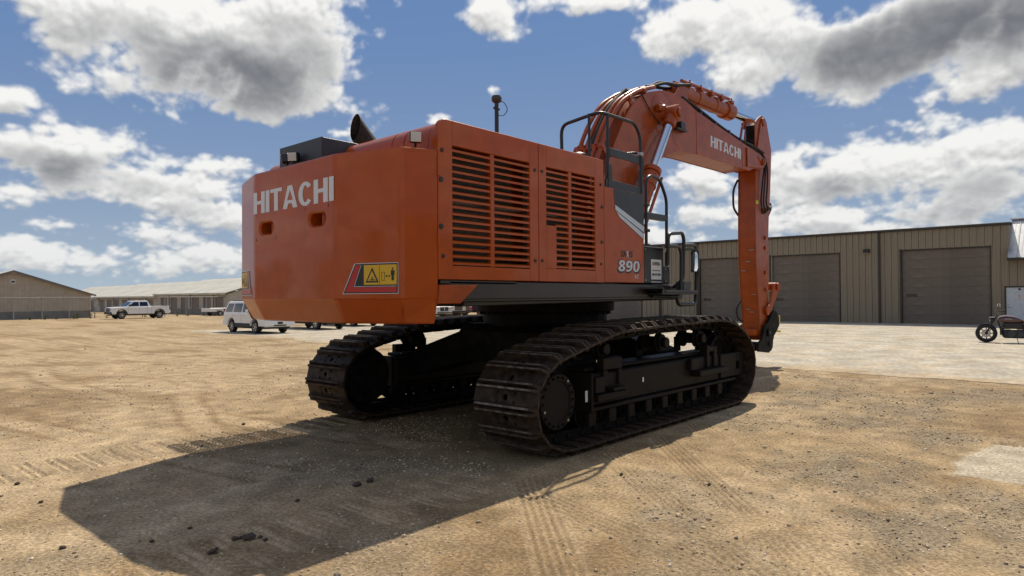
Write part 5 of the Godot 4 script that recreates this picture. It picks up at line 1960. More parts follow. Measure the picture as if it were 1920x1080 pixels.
func make_workshop():
	var b = node("workshop_building")
	tag(b, "long tan metal workshop with a row of large brown garage doors", "building")
	var X = 37.9
	var z0 = -37.6
	var z1 = 2.42
	var top = 5.60
	var doors = [[-2.84, 1.55], [-10.75, -6.37], [-15.96, -11.60], [-25.3, -20.9], [-34.4, -30.0]]
	var names = ["rightmost brown garage door with a small window", "brown garage door behind the hanging arm", "brown garage door behind the side mirror", "brown garage door seen under the deck", "brown garage door hidden behind the tracks"]
	var w = 0.3625
	var rm = rib_mesh(w, 0.05)
	var n = int((z1 - z0) / w)
	for k in n:
		var za = z1 - w * k
		var zm = za - w * 0.5
		var lo = -0.38
		for d in doors:
			if zm > d[0] - 0.05 and zm < d[1] + 0.02:
				lo = 4.44
		if zm > 2.2 and zm < 3.2:
			lo = 2.17
		var o = put("siding_panel", rm, M.tan_wall, b)
		# local x runs towards +Z, local z faces -X
		o.transform = Transform3D(Basis(V(0, 0, 1), V(0, top - lo, 0), V(-1, 0, 0)), V(X, lo, za - w))
	var core = MB.new()
	var last = z0
	var ds = doors.duplicate()
	ds.reverse()
	for d in ds:
		core.span(V(X + 0.032, -0.5, last), V(X + 0.3, top, d[0]))
		core.span(V(X + 0.032, 4.42, d[0]), V(X + 0.3, top, d[1]))
		last = d[1]
	core.span(V(X + 0.032, -0.5, last), V(X + 0.3, top, z1))
	core.span(V(X + 0.032, -0.5, z1), V(X + 0.3, 3.6, 14.0))
	core.span(V(X + 0.3, -0.5, z1 - 0.25), V(56.0, top, z1))
	core.span(V(X + 0.3, -0.5, z0), V(56.0, top, z0 + 0.25))
	core.span(V(55.75, -0.5, z0 + 0.25), V(56.0, top, z1 - 0.25))
	put("wall_core", core, M.tan_wall, b)
	for i in doors.size():
		overhead_door(b, (doors[i][0] + doors[i][1]) * 0.5, doors[i][1] - doors[i][0], 4.40 if doors[i][0] > -8.0 else 4.62, X + 0.10, 0.0 if doors[i][0] > -8.0 else -0.22, names[i])
	var tr = MB.new()
	tr.span(V(X - 0.16, top - 0.02, z0 - 0.1), V(X + 0.2, top + 0.13, z1 + 0.05), 0.02)
	put("eave_gutter", tr, M.bronze, b)
	var rf = MB.new()
	rf.xf = Transform3D(Basis(V(1, 0, 0), V(0, 1, 0), V(0, 0, 1)), Vector3.ZERO)
	rf.prism([Vector2(X - 0.12, top + 0.135), Vector2(47.0, top + 0.86), Vector2(56.3, top + 0.1), Vector2(56.3, top + 0.05), Vector2(47.0, top + 0.80), Vector2(X - 0.12, top + 0.085)], z0 - 0.1, z1)
	put("roof", rf, M.roof_galv, b)
	for z in [-4.05, -19.2, -16.15]:
		var dp = MB.new()
		dp.span(V(X - 0.13, 0.12 if z > -10 else -0.2, z - 0.06), V(X - 0.037, top - 0.02, z + 0.06), 0.012)
		dp.hexa([V(X - 0.13, 0.12, z - 0.06), V(X - 0.037, 0.12, z - 0.06), V(X - 0.037, 0.12, z + 0.06), V(X - 0.13, 0.12, z + 0.06), V(X - 0.26, 0.0, z - 0.06), V(X - 0.16, -0.02, z - 0.06), V(X - 0.16, -0.02, z + 0.06), V(X - 0.26, 0.0, z + 0.06)], V(X - 0.15, 0.05, z))
		put("downspout", dp, M.bronze, b)
	var wl = MB.new()
	wl.prism([Vector2(0, 0), Vector2(-0.20, 0.02), Vector2(-0.24, 0.10), Vector2(-0.12, 0.24), Vector2(0, 0.26)], -0.17, 0.17, 0.012)
	var wlo = put("wall_light", wl, M.bronze, b)
	wlo.position = V(X - 0.036, 4.34, -4.75)
	var wl2 = MB.new()
	wl2.span(V(X - 0.215, 4.335, -4.89), V(X - 0.06, 4.349, -4.61))
	put("light_lens", wl2, M.glass_lens, b)
	# white person door with notice
	var pd = node("entry_door", b)
	part_label(pd, "white steel entry door with a notice")
	var dm = MB.new()
	dm.span(V(X - 0.01, 0.01, 2.26), V(X + 0.03, 2.10, 3.17), 0.006)
	put("door_leaf", dm, M.door_white, pd)
	var fm = MB.new()
	fm.span(V(X - 0.06, -0.02, 2.19), V(X + 0.03, 2.17, 2.255), 0.006)
	fm.span(V(X - 0.06, -0.02, 3.175), V(X + 0.03, 2.17, 3.235), 0.006)
	fm.span(V(X - 0.06, 2.105, 2.26), V(X + 0.03, 2.17, 3.17), 0.006)
	put("door_frame", fm, M.bronze, pd)
	var nt = MB.new()
	nt.span(V(X - 0.014, 1.43, 2.74), V(X - 0.0105, 1.70, 2.95))
	put("notice", nt, M.paper_white, pd)
	for q in [[1.665, 0.03, 0.17, "print_red"], [1.60, 0.016, 0.16, "print_red"], [1.565, 0.016, 0.15, "print_red"], [1.53, 0.016, 0.16, "print_red"], [1.455, 0.03, 0.17, "print_red"]]:
		var tx = MB.new()
		tx.span(V(X - 0.0165, q[0] - q[1] * 0.5, 2.845 - q[2] * 0.5), V(X - 0.0145, q[0] + q[1] * 0.5, 2.845 + q[2] * 0.5))
		put("notice_print", tx, M[q[3]], pd)
	var hd = MB.new()
	hd.cyl(V(X - 0.08, 1.0, 2.36), V(X - 0.011, 1.0, 2.36), 0.03, 12)
	hd.span(V(X - 0.10, 0.985, 2.345), V(X - 0.075, 1.015, 2.50), 0.006)
	hd.cyl(V(X - 0.04, 1.15, 2.36), V(X - 0.011, 1.15, 2.36), 0.03, 12)
	put("handle", hd, M.steel, pd)
	var vt = MB.new()
	vt.cyl(V(X - 0.03, 2.0, 2.86), V(X - 0.011, 2.0, 2.86), 0.06, 12)
	put("door_viewer", vt, M.bronze, pd)

func make_annex():
	var b = node("annex_building")
	tag(b, "lower tan building end with bright ribbed metal roof at right edge", "building")
	var X = 37.9
	var rm = rib_mesh(0.3625, 0.05)
	for k in 16:
		var o = put("siding_panel", rm, M.tan_wall, b)
		var lo = 2.18 if k < 2 else -0.3
		o.transform = Transform3D(Basis(V(0, 0, 1), V(0, 3.68 - lo, 0), V(-1, 0, 0)), V(X - 0.002, lo, 2.425 + 0.3625 * k))
	var e = V(37.15, 3.72, 0)
	var r = V(39.85, 6.02, 0)
	var t = (r - e).normalized()
	var nn = V(-t.y, t.x, 0)
	var l = (r - e).length()
	var pm = MB.new()
	pm.xf = Transform3D(Basis(V(0, 0, 1), nn, -t), e)
	pm.span(V(0.0, -0.02, -l), V(0.40, 0.0, 0.0))
	pm.hexa([V(0.0, 0.0, -l), V(0.05, 0.0, -l), V(0.05, 0.0, 0.0), V(0.0, 0.0, 0.0), V(0.012, 0.03, -l), V(0.038, 0.03, -l), V(0.038, 0.03, 0.0), V(0.012, 0.03, 0.0)], V(0.025, 0.015, -l * 0.5))
	pm.span(V(0.20, 0.0, -l), V(0.225, 0.012, 0.0))
	var mesh_ = pm.mesh()
	for k in 22:
		var o = put("roof_panel", mesh_, M.roof_galv, b)
		o.position = V(0, 0, 2.40 + 0.402 * k)
	var tr = MB.new()
	tr.span(V(37.10, 3.58, 2.38), V(37.20, 3.70, 11.3), 0.01)
	tr.span(V(37.2, 3.60, 2.42), V(X - 0.04, 3.64, 11.2))
	put("eave_trim", tr, M.bronze, b)
	var cap = MB.new()
	cap.span(V(39.75, 6.0, 2.33), V(40.05, 6.10, 11.3), 0.015)
	put("ridge_cap", cap, M.roof_galv, b)
	var gb = MB.new()
	gb.prism([Vector2(37.35, 3.75), Vector2(39.85, 5.90), Vector2(42.5, 3.75)], 2.44, 2.50)
	gb.prism([Vector2(39.85, 6.0), Vector2(42.6, 3.72), Vector2(42.6, 3.68), Vector2(39.85, 5.95)], 2.40, 11.2)
	put("gable_end", gb, M.tan_wall, b)

func make_shed():
	var b = node("pole_shed")
	tag(b, "tan gabled metal shed behind the chain link fence at far left", "building")
	var Z = -80.0
	var rx = 9.62
	var ry = 4.78
	var ex_ = 16.84
	var ey = 2.30
	var hw = ex_ - rx
	var wall = MB.new()
	wall.prism([Vector2(rx - hw, 0.53), Vector2(ex_, 0.53), Vector2(ex_, ey), Vector2(rx, ry), Vector2(rx - hw, ey)], Z - 0.2, Z)
	wall.span(V(ex_ - 0.2, 0.53, Z - 34.0), V(ex_, ey, Z - 0.2))
	var k = 0
	var x = rx - hw + 0.15
	while x < ex_:
		var yt = ry - absf(x - rx) / hw * (ry - ey)
		wall.hexa([V(x - 0.05, 0.55, Z), V(x + 0.05, 0.55, Z), V(x + 0.05, yt, Z), V(x - 0.05, yt, Z), V(x - 0.025, 0.55, Z + 0.03), V(x + 0.025, 0.55, Z + 0.03), V(x + 0.025, yt, Z + 0.03), V(x - 0.025, yt, Z + 0.03)], V(x, 1.5, Z + 0.01))
		x += 0.30
	put("wall", wall, M.shed_wall, b)
	var sk = MB.new()
	sk.span(V(rx - hw, -0.5, Z - 0.2), V(ex_ + 0.01, 0.53, Z + 0.02))
	x = rx - hw + 0.15
	while x < ex_:
		sk.span(V(x - 0.03, -0.4, Z + 0.02), V(x + 0.03, 0.52, Z + 0.045))
		x += 0.30
	put("wainscot", sk, M.shed_skirt, b)
	var rf = MB.new()
	for s in [-1.0, 1.0]:
		rf.prism([Vector2(rx, ry + 0.14), Vector2(rx + s * (hw + 0.45), ey - 0.01), Vector2(rx + s * (hw + 0.45), ey - 0.09), Vector2(rx, ry + 0.06)], Z - 34.2, Z + 0.35)
	put("roof", rf, M.roof_cream, b)
	var fs = MB.new()
	for s in [-1.0, 1.0]:
		fs.prism([Vector2(rx, ry + 0.135), Vector2(rx + s * (hw + 0.47), ey - 0.0), Vector2(rx + s * (hw + 0.47), ey - 0.17), Vector2(rx, ry - 0.10)], Z + 0.36, Z + 0.40)
	put("fascia", fs, M.shed_fascia, b)
	var vp = MB.new()
	vp.cyl(V(rx - 0.02, 3.72, Z + 0.02), V(rx - 0.02, 3.72, Z + 0.06), 0.24, 18)
	put("gable_plaque", vp, M.paper_white, b)
	var vq = MB.new()
	vq.prism([Vector2(-0.17, -0.12), Vector2(0.17, -0.12), Vector2(0.15, 0.08), Vector2(0.06, 0.14), Vector2(0.03, 0.02), Vector2(-0.02, 0.08), Vector2(-0.10, 0.12), Vector2(-0.16, 0.02)], 0.0, 0.015)
	var vo = put("plaque_figure", vq, M.print_black, b)
	vo.position = V(rx - 0.02, 3.72, Z + 0.061)
	var cap = MB.new()
	cap.span(V(rx - 0.32, ry - 0.20, Z + 0.05), V(rx + 0.32, ry - 0.06, Z + 0.37), 0.01)
	put("track_cover", cap, M.shed_wall, b)
	var ct = MB.new()
	ct.span(V(ex_ - 0.10, 0.53, Z), V(ex_ + 0.03, ey, Z + 0.05))
	put("corner_trim", ct, M.storage_wall, b)

func storage_row(z1, z0, eave, ridge, n_doors, first, label):
	var b = node("storage_building")
	tag(b, label, "building", "rows of storage units beyond the fence")
	var X = 31.0
	var wl = MB.new()
	# piers between the door openings, then the band over them
	var pitch = 3.55
	var dw = 2.35
	var dh = eave - 0.42
	var z = z1
	for k in n_doors:
		var a = first - pitch * k
		wl.span(V(X, -0.4, a), V(X + 0.2, dh, z))
		z = a - dw
	wl.span(V(X, -0.4, z0), V(X + 0.2, dh, z))
	wl.span(V(X, dh, z0), V(X + 0.2, eave, z1))
	put("wall", wl, M.storage_wall, b)
	var sk = MB.new()
	z = z1
	for k in n_doors:
		var a = first - pitch * k
		sk.span(V(X - 0.015, -0.4, a + 0.02), V(X - 0.001, 0.45, z - 0.01))
		z = a - dw
	put("wainscot", sk, M.shed_skirt, b)
	var dm = MB.new()
	dm.span(V(0, -0.4, -dw), V(0.04, dh, 0))
	for k in 9:
		dm.span(V(-0.02, -0.3 + dh * k / 9.0, -dw + 0.03), V(0.001, -0.18 + dh * k / 9.0, -0.03))
	var mesh_ = dm.mesh()
	for k in n_doors:
		var o = put("rollup_door", mesh_, M.storage_door, b)
		o.position = V(X + 0.12, 0, first - pitch * k)
	for k in range(0, n_doors, 2):
		var dp = MB.new()
		var zz = first - pitch * k - dw - 0.35
		dp.span(V(X - 0.10, 0.6, zz - 0.06), V(X - 0.02, eave, zz + 0.06))
		put("downspout", dp, M.shed_fascia, b)
	var rf = MB.new()
	rf.prism([Vector2(X - 0.55, eave + 0.02), Vector2(X - 0.55, eave + 0.12), Vector2(38.0, ridge), Vector2(45.5, eave + 0.12), Vector2(45.5, eave + 0.02), Vector2(38.0, ridge - 0.1)], z0, z1 + 0.3)
	put("roof", rf, M.roof_cream, b)
	var fs = MB.new()
	fs.span(V(X - 0.60, eave - 0.10, z0), V(X - 0.56, eave + 0.13, z1 + 0.3))
	put("fascia", fs, M.roof_cream, b)
	var gb = MB.new()
	gb.prism([Vector2(X + 0.2, -0.4), Vector2(45.0, -0.4), Vector2(45.0, eave), Vector2(38.0, ridge - 0.12), Vector2(X + 0.2, eave)], z1 - 0.2, z1)
	put("gable_wall", gb, M.storage_wall, b)

func make_fence():
	var f = node("chain_link_fence")
	tag(f, "galvanized chain link fence with round posts before the sheds", "fence")
	var Z = -77.0
	var xs = []
	for k in 12:
		xs.append(4.16 + 2.445 * k)
	var pm = MB.new()
	pm.cyl(V(0, -0.4, 0), V(0, 2.03, 0), 0.05, 8)
	pm.lathe([Vector2(0.055, 0), Vector2(0.04, 0.05), Vector2(0, 0.07)], V(0, 2.03, 0), V(0, 1, 0), 8)
	var m = pm.mesh()
	for x in xs:
		put("post", m, M.galv_wire, f).position = V(x, 0, Z)
	var rl = MB.new()
	rl.cyl(V(xs[0], 2.0, Z + 0.0), V(xs[11], 2.0, Z + 0.0), 0.035, 8)
	put("top_rail", rl, M.galv_wire, f)
	for s in 11:
		var w = MB.new()
		for k in 30:
			var x = -2.4 + 4.8 * k / 30.0
			for d in [1.0, -1.0]:
				var a = V(x, -0.28, 0.045)
				var b = V(x + 2.25 * d, 1.97, 0.045)
				# clip to the bay
				var t0 = 0.0
				var t1 = 1.0
				if d > 0:
					t0 = maxf(0.0, (0.0 - x) / 2.25)
					t1 = minf(1.0, (2.445 - x) / 2.25)
				else:
					t0 = maxf(0.0, (x - 2.445) / 2.25)
					t1 = minf(1.0, x / 2.25)
				if t1 - t0 < 0.03:
					continue
				w.tube([a.lerp(b, t0), a.lerp(b, t1)], 0.0035, 3)
		put("wire_mesh", w, M.galv_wire, f).position = V(xs[s], 0, Z)
	rng.seed = 818
	for i in 13:
		var x = [10.3, 11.6, 12.7, 14.35, 14.6, 15.9, 17.4, 21.5, 23.2, 25.0, 26.3, 28.0, 29.4][i]
		var mb = MB.new()
		var hh = rng.randf_range(0.25, 0.75)
		for k in 46:
			var a = rng.randf() * TAU
			var r0 = rng.randf() * 0.12
			var base = V(cos(a) * r0, 0, sin(a) * r0)
			var tip = V(cos(a) * rng.randf_range(0.08, 0.42), hh * rng.randf_range(0.4, 1.0), sin(a) * rng.randf_range(0.08, 0.42))
			var side = V(-sin(a), 0, cos(a)) * rng.randf_range(0.012, 0.03)
			var g = rng.randf_range(0.6, 1.3)
			mb.col = Color(g * 1.0, g, g * rng.randf_range(0.7, 1.0))
			var mid = base.lerp(tip, 0.55) + V(0, 0.06, 0)
			mb.tri(base - side * 0.5, base + side * 0.5, mid)
			mb.tri(mid - side, mid + side, tip)
		var o = put("weed", mb, M.weed)
		o.position = V(x, base_y(x, -77.0), -76.6 + rng.randf_range(-0.3, 0.3))
		tag(o, "low tuft of green weeds at the foot of the chain link fence", "weed", "weeds along the fence")

# ------------------------------------------------------------------ vehicles
var wheel_cache := {}

func wheel_parts(parent, at, r, w, side, spokes, rim_mat):
	var key = "%.2f_%.2f_%d" % [r, w, spokes]
	if not wheel_cache.has(key):
		var t = MB.new()
		var q = r * 0.62
		t.lathe([Vector2(q, -w * 0.42), Vector2(r * 0.86, -w * 0.5), Vector2(r * 0.97, -w * 0.42), Vector2(r, -w * 0.25), Vector2(r, w * 0.25), Vector2(r * 0.97, w * 0.42), Vector2(r * 0.86, w * 0.5), Vector2(q, w * 0.42), Vector2(q, -w * 0.42)], Vector3.ZERO, V(0, 0, 1), 28)
		var m = MB.new()
		m.lathe([Vector2(q, w * 0.42), Vector2(q * 0.93, w * 0.42), Vector2(q * 0.9, w * 0.2), Vector2(q * 0.9, -w * 0.3), Vector2(q, -w * 0.4)], Vector3.ZERO, V(0, 0, 1), 28)
		m.cyl(V(0, 0, w * 0.1), V(0, 0, w * 0.38), q * 0.24, 14)
		for k in spokes:
			var a = TAU * k / spokes
			var d = V(cos(a), sin(a), 0)
			var p = V(-sin(a), cos(a), 0)
			var b0 = q * 0.16
			var b1 = q * 0.11
			m.hexa([d * q * 0.18 - p * b0 + V(0, 0, w * 0.12), d * q * 0.18 + p * b0 + V(0, 0, w * 0.12), d * q * 0.93 + p * b1 + V(0, 0, w * 0.22), d * q * 0.93 - p * b1 + V(0, 0, w * 0.22), d * q * 0.18 - p * b0 * 0.8 + V(0, 0, w * 0.34), d * q * 0.18 + p * b0 * 0.8 + V(0, 0, w * 0.34), d * q * 0.93 + p * b1 * 0.8 + V(0, 0, w * 0.40), d * q * 0.93 - p * b1 * 0.8 + V(0, 0, w * 0.40)], d * q * 0.5 + V(0, 0, w * 0.26))
		var bk = MB.new()
		bk.cyl(V(0, 0, -w * 0.2), V(0, 0, w * 0.02), q * 0.88, 20)
		wheel_cache[key] = [t.mesh(), m.mesh(), bk.mesh()]
	var c = wheel_cache[key]
	var wn = node("wheel", parent, at)
	if side < 0:
		wn.rotation.y = PI
	put("tyre", c[0], M.rubber, wn)
	put("rim", c[1], rim_mat, wn)
	put("brake_disc", c[2], M.car_cladding, wn)

func arch_poly(x0, x1, y0, wheels, wr, top):
	# lower edge with round wheel openings, then the given upper outline from front to rear
	var out = [Vector2(x0, y0)]
	for wx in wheels:
		var h = 0.0
		var half = sqrt(maxf(wr * wr - pow(y0 - wr * 0.92, 2), 0.01))
		out.append(Vector2(wx - half, y0))
		for k in range(1, 9):
			var a = lerpf(PI - acos(clampf(half / wr, -1, 1)) , acos(clampf(half / wr, -1, 1)), k / 9.0)
			if y0 > wr * 0.92:
				pass
			out.append(Vector2(wx + cos(a) * wr, wr * 0.92 + sin(a) * wr))
		out.append(Vector2(wx + half, y0))
	out.append(Vector2(x1, y0))
	for q in top:
		out.append(Vector2(q[0], q[1]))
	return out

func greenhouse(parent, paint, base, roof, hw0, hw1, wins, front_glass, rear_glass):
	# tapered cabin: base = [x rear, x front, y], roof = [x rear, x front, y]
	var g = MB.new()
	var q = [V(base[0], base[2], -hw0), V(base[1], base[2], -hw0), V(base[1], base[2], hw0), V(base[0], base[2], hw0), V(roof[0], roof[2], -hw1), V(roof[1], roof[2], -hw1), V(roof[1], roof[2], hw1), V(roof[0], roof[2], hw1)]
	g.hexa(q, V((base[0] + base[1]) * 0.5, base[2] + 0.2, 0))
	# gently crowned roof
	g.hexa([q[4], q[5], q[6], q[7], V(roof[0] + 0.10, roof[2] + 0.045, -hw1 + 0.12), V(roof[1] - 0.15, roof[2] + 0.045, -hw1 + 0.12), V(roof[1] - 0.15, roof[2] + 0.045, hw1 - 0.12), V(roof[0] + 0.10, roof[2] + 0.045, hw1 - 0.12)], V((roof[0] + roof[1]) * 0.5, roof[2] + 0.02, 0))
	put("cabin", g, paint, parent)
	var at = func(x, y, s):
		var t = (y - base[2]) / (roof[2] - base[2])
		return V(x, y, s * (lerpf(hw0, hw1, t) + 0.006))
	for s in [-1.0, 1.0]:
		for w in wins:
			var m = MB.new()
			var p = [at.call(w[0], w[4], s), at.call(w[1], w[4], s), at.call(w[3], w[5], s), at.call(w[2], w[5], s)]
			var inn = []
			for a in p:
				inn.append(a - V(0, 0, 0.012 * s))
			m.hexa(inn + p, (p[0] + p[1] + p[2] + p[3]) * 0.25 - V(0, 0, 0.006 * s))
			put("side_window", m, M.glass_dark, parent)
	for e in [[base[1], roof[1], front_glass, 1.0, "windshield"], [base[0], roof[0], rear_glass, -1.0, "rear_window"]]:
		if e[2]:
			var m = MB.new()
			var t0 = 0.06
			var t1 = 0.90
			var pts = []
			for t in [[t0, -1.0], [t0, 1.0], [t1, 1.0], [t1, -1.0]]:
				pts.append(V(lerpf(e[0], e[1], t[0]) + 0.008 * e[3], lerpf(base[2], roof[2], t[0]), t[1] * (lerpf(hw0, hw1, t[0]) - 0.07)))
			var inn = []
			for a in pts:
				inn.append(a - V(0.012 * e[3], 0, 0))
			m.hexa(inn + pts, (pts[0] + pts[2]) * 0.5 - V(0.006 * e[3], 0, 0))
			put(e[4], m, M.glass_dark, parent)

func bar(parent, called, lo, hi, m, b = 0.01):
	var mb = MB.new()
	mb.span(lo, hi, b)
	return put(called, mb, m, parent)

func make_suv(at, turn):
	var v = node("suv", self, at)
	v.rotation.y = turn
	var hw = 0.98
	var b = MB.new()
	b.prism(arch_poly(-2.50, 2.55, 0.42, [-1.45, 1.45], 0.46, [[2.60, 0.62], [2.58, 1.00], [2.40, 1.10], [1.45, 1.17], [1.2, 1.20], [-2.42, 1.20], [-2.52, 0.95]]), -hw, hw, 0.05)
	put("body", b, M.car_white, v)
	greenhouse(v, M.car_white, [-2.46, 1.28, 1.19], [-2.20, 0.55, 1.86], 0.95, 0.76, [[-2.28, -1.38, -2.10, -1.36, 1.24, 1.76], [-1.26, -0.22, -1.25, -0.24, 1.24, 1.77], [-0.10, 0.98, -0.12, 0.46, 1.24, 1.77]], true, true)
	for s in [-1.0, 1.0]:
		bar(v, "rocker_cladding", V(-0.95, 0.34, s * 0.90), V(0.95, 0.60, s * 0.995), M.car_cladding, 0.02)
		bar(v, "roof_rail", V(-2.0, 1.905, s * 0.60 - 0.02), V(0.35, 1.945, s * 0.60 + 0.02), M.car_cladding, 0.008)
		bar(v, "headlight", V(2.40, 0.80, s * 0.62 - 0.26), V(2.592, 0.98, s * 0.62 + 0.26), M.glass_lens, 0.02)
		bar(v, "fog_light", V(2.52, 0.56, s * 0.62 - 0.07), V(2.615, 0.63, s * 0.62 + 0.07), M.car_black, 0.008)
		bar(v, "tail_light", V(-2.53, 0.98, s * 0.90 - 0.07), V(-2.40, 1.45, s * 0.90 + 0.04), M.tail_red, 0.015)
		bar(v, "mirror", V(0.78, 1.22, s * 1.06 - 0.13), V(0.92, 1.40, s * 1.06 + 0.13), M.car_white, 0.02)
		for x in [-1.12, 0.02]:
			bar(v, "door_handle", V(x, 1.03, s * 0.982), V(x + 0.18, 1.06, s * 1.005), M.alloy, 0.006)
		for x in [-1.30, -0.17, 1.0]:
			bar(v, "door_seam", V(x - 0.006, 0.60, s * 0.978), V(x + 0.006, 1.18, s * 0.9815), M.car_cladding, 0.0)
		bar(v, "fuel_door", V(-1.85, 0.98, s * 0.979), V(-1.68, 1.13, s * 0.984), M.car_white, 0.003)
		for x in [-1.45, 1.45]:
			wheel_parts(v, V(x, 0.385, s * 0.84), 0.385, 0.27, s, 5, M.alloy)
	bar(v, "front_bumper", V(2.45, 0.40, -0.97), V(2.66, 0.76, 0.97), M.car_white, 0.06)
	bar(v, "rear_bumper", V(-2.66, 0.42, -0.97), V(-2.42, 0.78, 0.97), M.car_white, 0.06)
	bar(v, "grille", V(2.50, 0.78, -0.36), V(2.605, 1.0, 0.36), M.car_black, 0.01)
	bar(v, "grille_bar", V(2.60, 0.875, -0.36), V(2.618, 0.905, 0.36), M.alloy, 0.004)
	bar(v, "lower_grille", V(2.6, 0.45, -0.40), V(2.668, 0.53, 0.40), M.car_black, 0.006)
	bar(v, "number_plate", V(2.655, 0.56, -0.16), V(2.668, 0.70, 0.16), M.print_black, 0.002)
	var un = MB.new()
	un.span(V(-2.3, 0.28, -0.8), V(2.3, 0.45, 0.8))
	put("underbody", un, M.car_cladding, v)
	return v

func make_pickup(at, turn, paint, big_grille):
	var v = node("pickup_truck", self, at)
	v.rotation.y = turn
	var hw = 1.0
	var b = MB.new()
	b.prism(arch_poly(-2.92, 2.85, 0.50, [-1.88, 1.87], 0.52, [[2.90, 0.75], [2.88, 1.13], [2.70, 1.22], [1.55, 1.28], [-2.88, 1.28], [-2.94, 0.75]]), -hw, hw, 0.05)
	put("body", b, paint, v)
	greenhouse(v, paint, [-1.02, 1.50, 1.27], [-0.72, 0.72, 1.87], 0.96, 0.76, [[-0.72, 0.10, -0.66, 0.10, 1.33, 1.78], [0.20, 1.22, 0.20, 0.66, 1.33, 1.78]], true, true)
	var bed = MB.new()
	bed.span(V(-2.80, 1.281, -0.80), V(-1.10, 1.286, 0.80))
	put("bed_floor", bed, M.car_cladding, v)
	for s in [-1.0, 1.0]:
		bar(v, "bed_rail", V(-2.86, 1.275, s * 0.92 - 0.06), V(-1.05, 1.315, s * 0.92 + 0.06), paint, 0.012)
		bar(v, "headlight", V(2.70, 0.98, s * 0.74 - 0.22), V(2.905, 1.14, s * 0.74 + 0.22), M.glass_lens, 0.02)
		bar(v, "tail_light", V(-2.955, 0.98, s * 0.93 - 0.05), V(-2.80, 1.25, s * 0.93 + 0.078), M.tail_red, 0.012)
		bar(v, "mirror", V(1.08, 1.32, s * 1.10 - 0.13), V(1.22, 1.52, s * 1.10 + 0.13), M.car_black, 0.02)
		bar(v, "side_step", V(-1.0, 0.38, s * 0.98 - 0.05), V(1.05, 0.44, s * 0.98 + 0.05), M.car_cladding, 0.012)
		for x in [-0.50, 0.58]:
			bar(v, "door_handle", V(x - 0.1, 1.10, s * 1.001), V(x + 0.1, 1.14, s * 1.025), paint, 0.006)
		for x in [-0.62, 0.16, 1.28, -1.06]:
			bar(v, "door_seam", V(x - 0.006, 0.55, s * 0.998), V(x + 0.006, 1.26, s * 1.0015), M.car_cladding, 0.0)
		for x in [-1.88, 1.87]:
			var lip = MB.new()
			var pts = []
			for k in 11:
				var a = lerpf(PI * 0.98, PI * 0.02, k / 10.0)
				pts.append(V(x + cos(a) * 0.53, 0.48 + sin(a) * 0.53, s * 0.995))
			lip.tube(pts, 0.03, 6)
			put("arch_trim", lip, M.car_cladding if not big_grille else paint, v)
			wheel_parts(v, V(x, 0.40, s * 0.86), 0.40, 0.28, s, 6, M.alloy)
	bar(v, "front_bumper", V(2.70, 0.48, -0.99), V(2.96, 0.76, 0.99), M.alloy if big_grille else M.car_black, 0.05)
	bar(v, "rear_bumper", V(-3.06, 0.52, -0.96), V(-2.88, 0.76, 0.96), M.alloy, 0.04)
	bar(v, "grille", V(2.80, 0.78, -0.52), V(2.915, 1.16, 0.52), M.car_black, 0.015)
	for k in 3:
		bar(v, "grille_bar", V(2.91, 0.85 + 0.10 * k, -0.50), V(2.925, 0.875 + 0.10 * k, 0.50), M.alloy, 0.003)
	if big_grille:
		bar(v, "grille_cross", V(2.91, 0.79, -0.03), V(2.93, 1.15, 0.03), paint, 0.004)
	var un = MB.new()
	un.span(V(-2.7, 0.36, -0.8), V(2.7, 0.53, 0.8))
	put("underbody", un, M.car_cladding, v)
	return v

func make_trailer():
	var t = node("utility_trailer", self, V(28.6, -0.3, -74.6))
	t.rotation.y = 0.25
	tag(t, "small white flatbed trailer before the storage doors", "trailer")
	bar(t, "deck", V(-1.3, 0.50, -0.8), V(1.3, 0.95, 0.8), M.car_white, 0.03)
	bar(t, "tongue", V(1.3, 0.50, -0.05), V(2.3, 0.58, 0.05), M.car_black, 0.01)
	for s in [-1.0, 1.0]:
		bar(t, "fender", V(-0.4, 0.62, s * 0.9 - 0.1), V(0.4, 0.68, s * 0.9 + 0.1), M.car_black, 0.01)
		wheel_parts(t, V(0, 0.32, s * 0.9), 0.32, 0.2, s, 6, M.alloy)

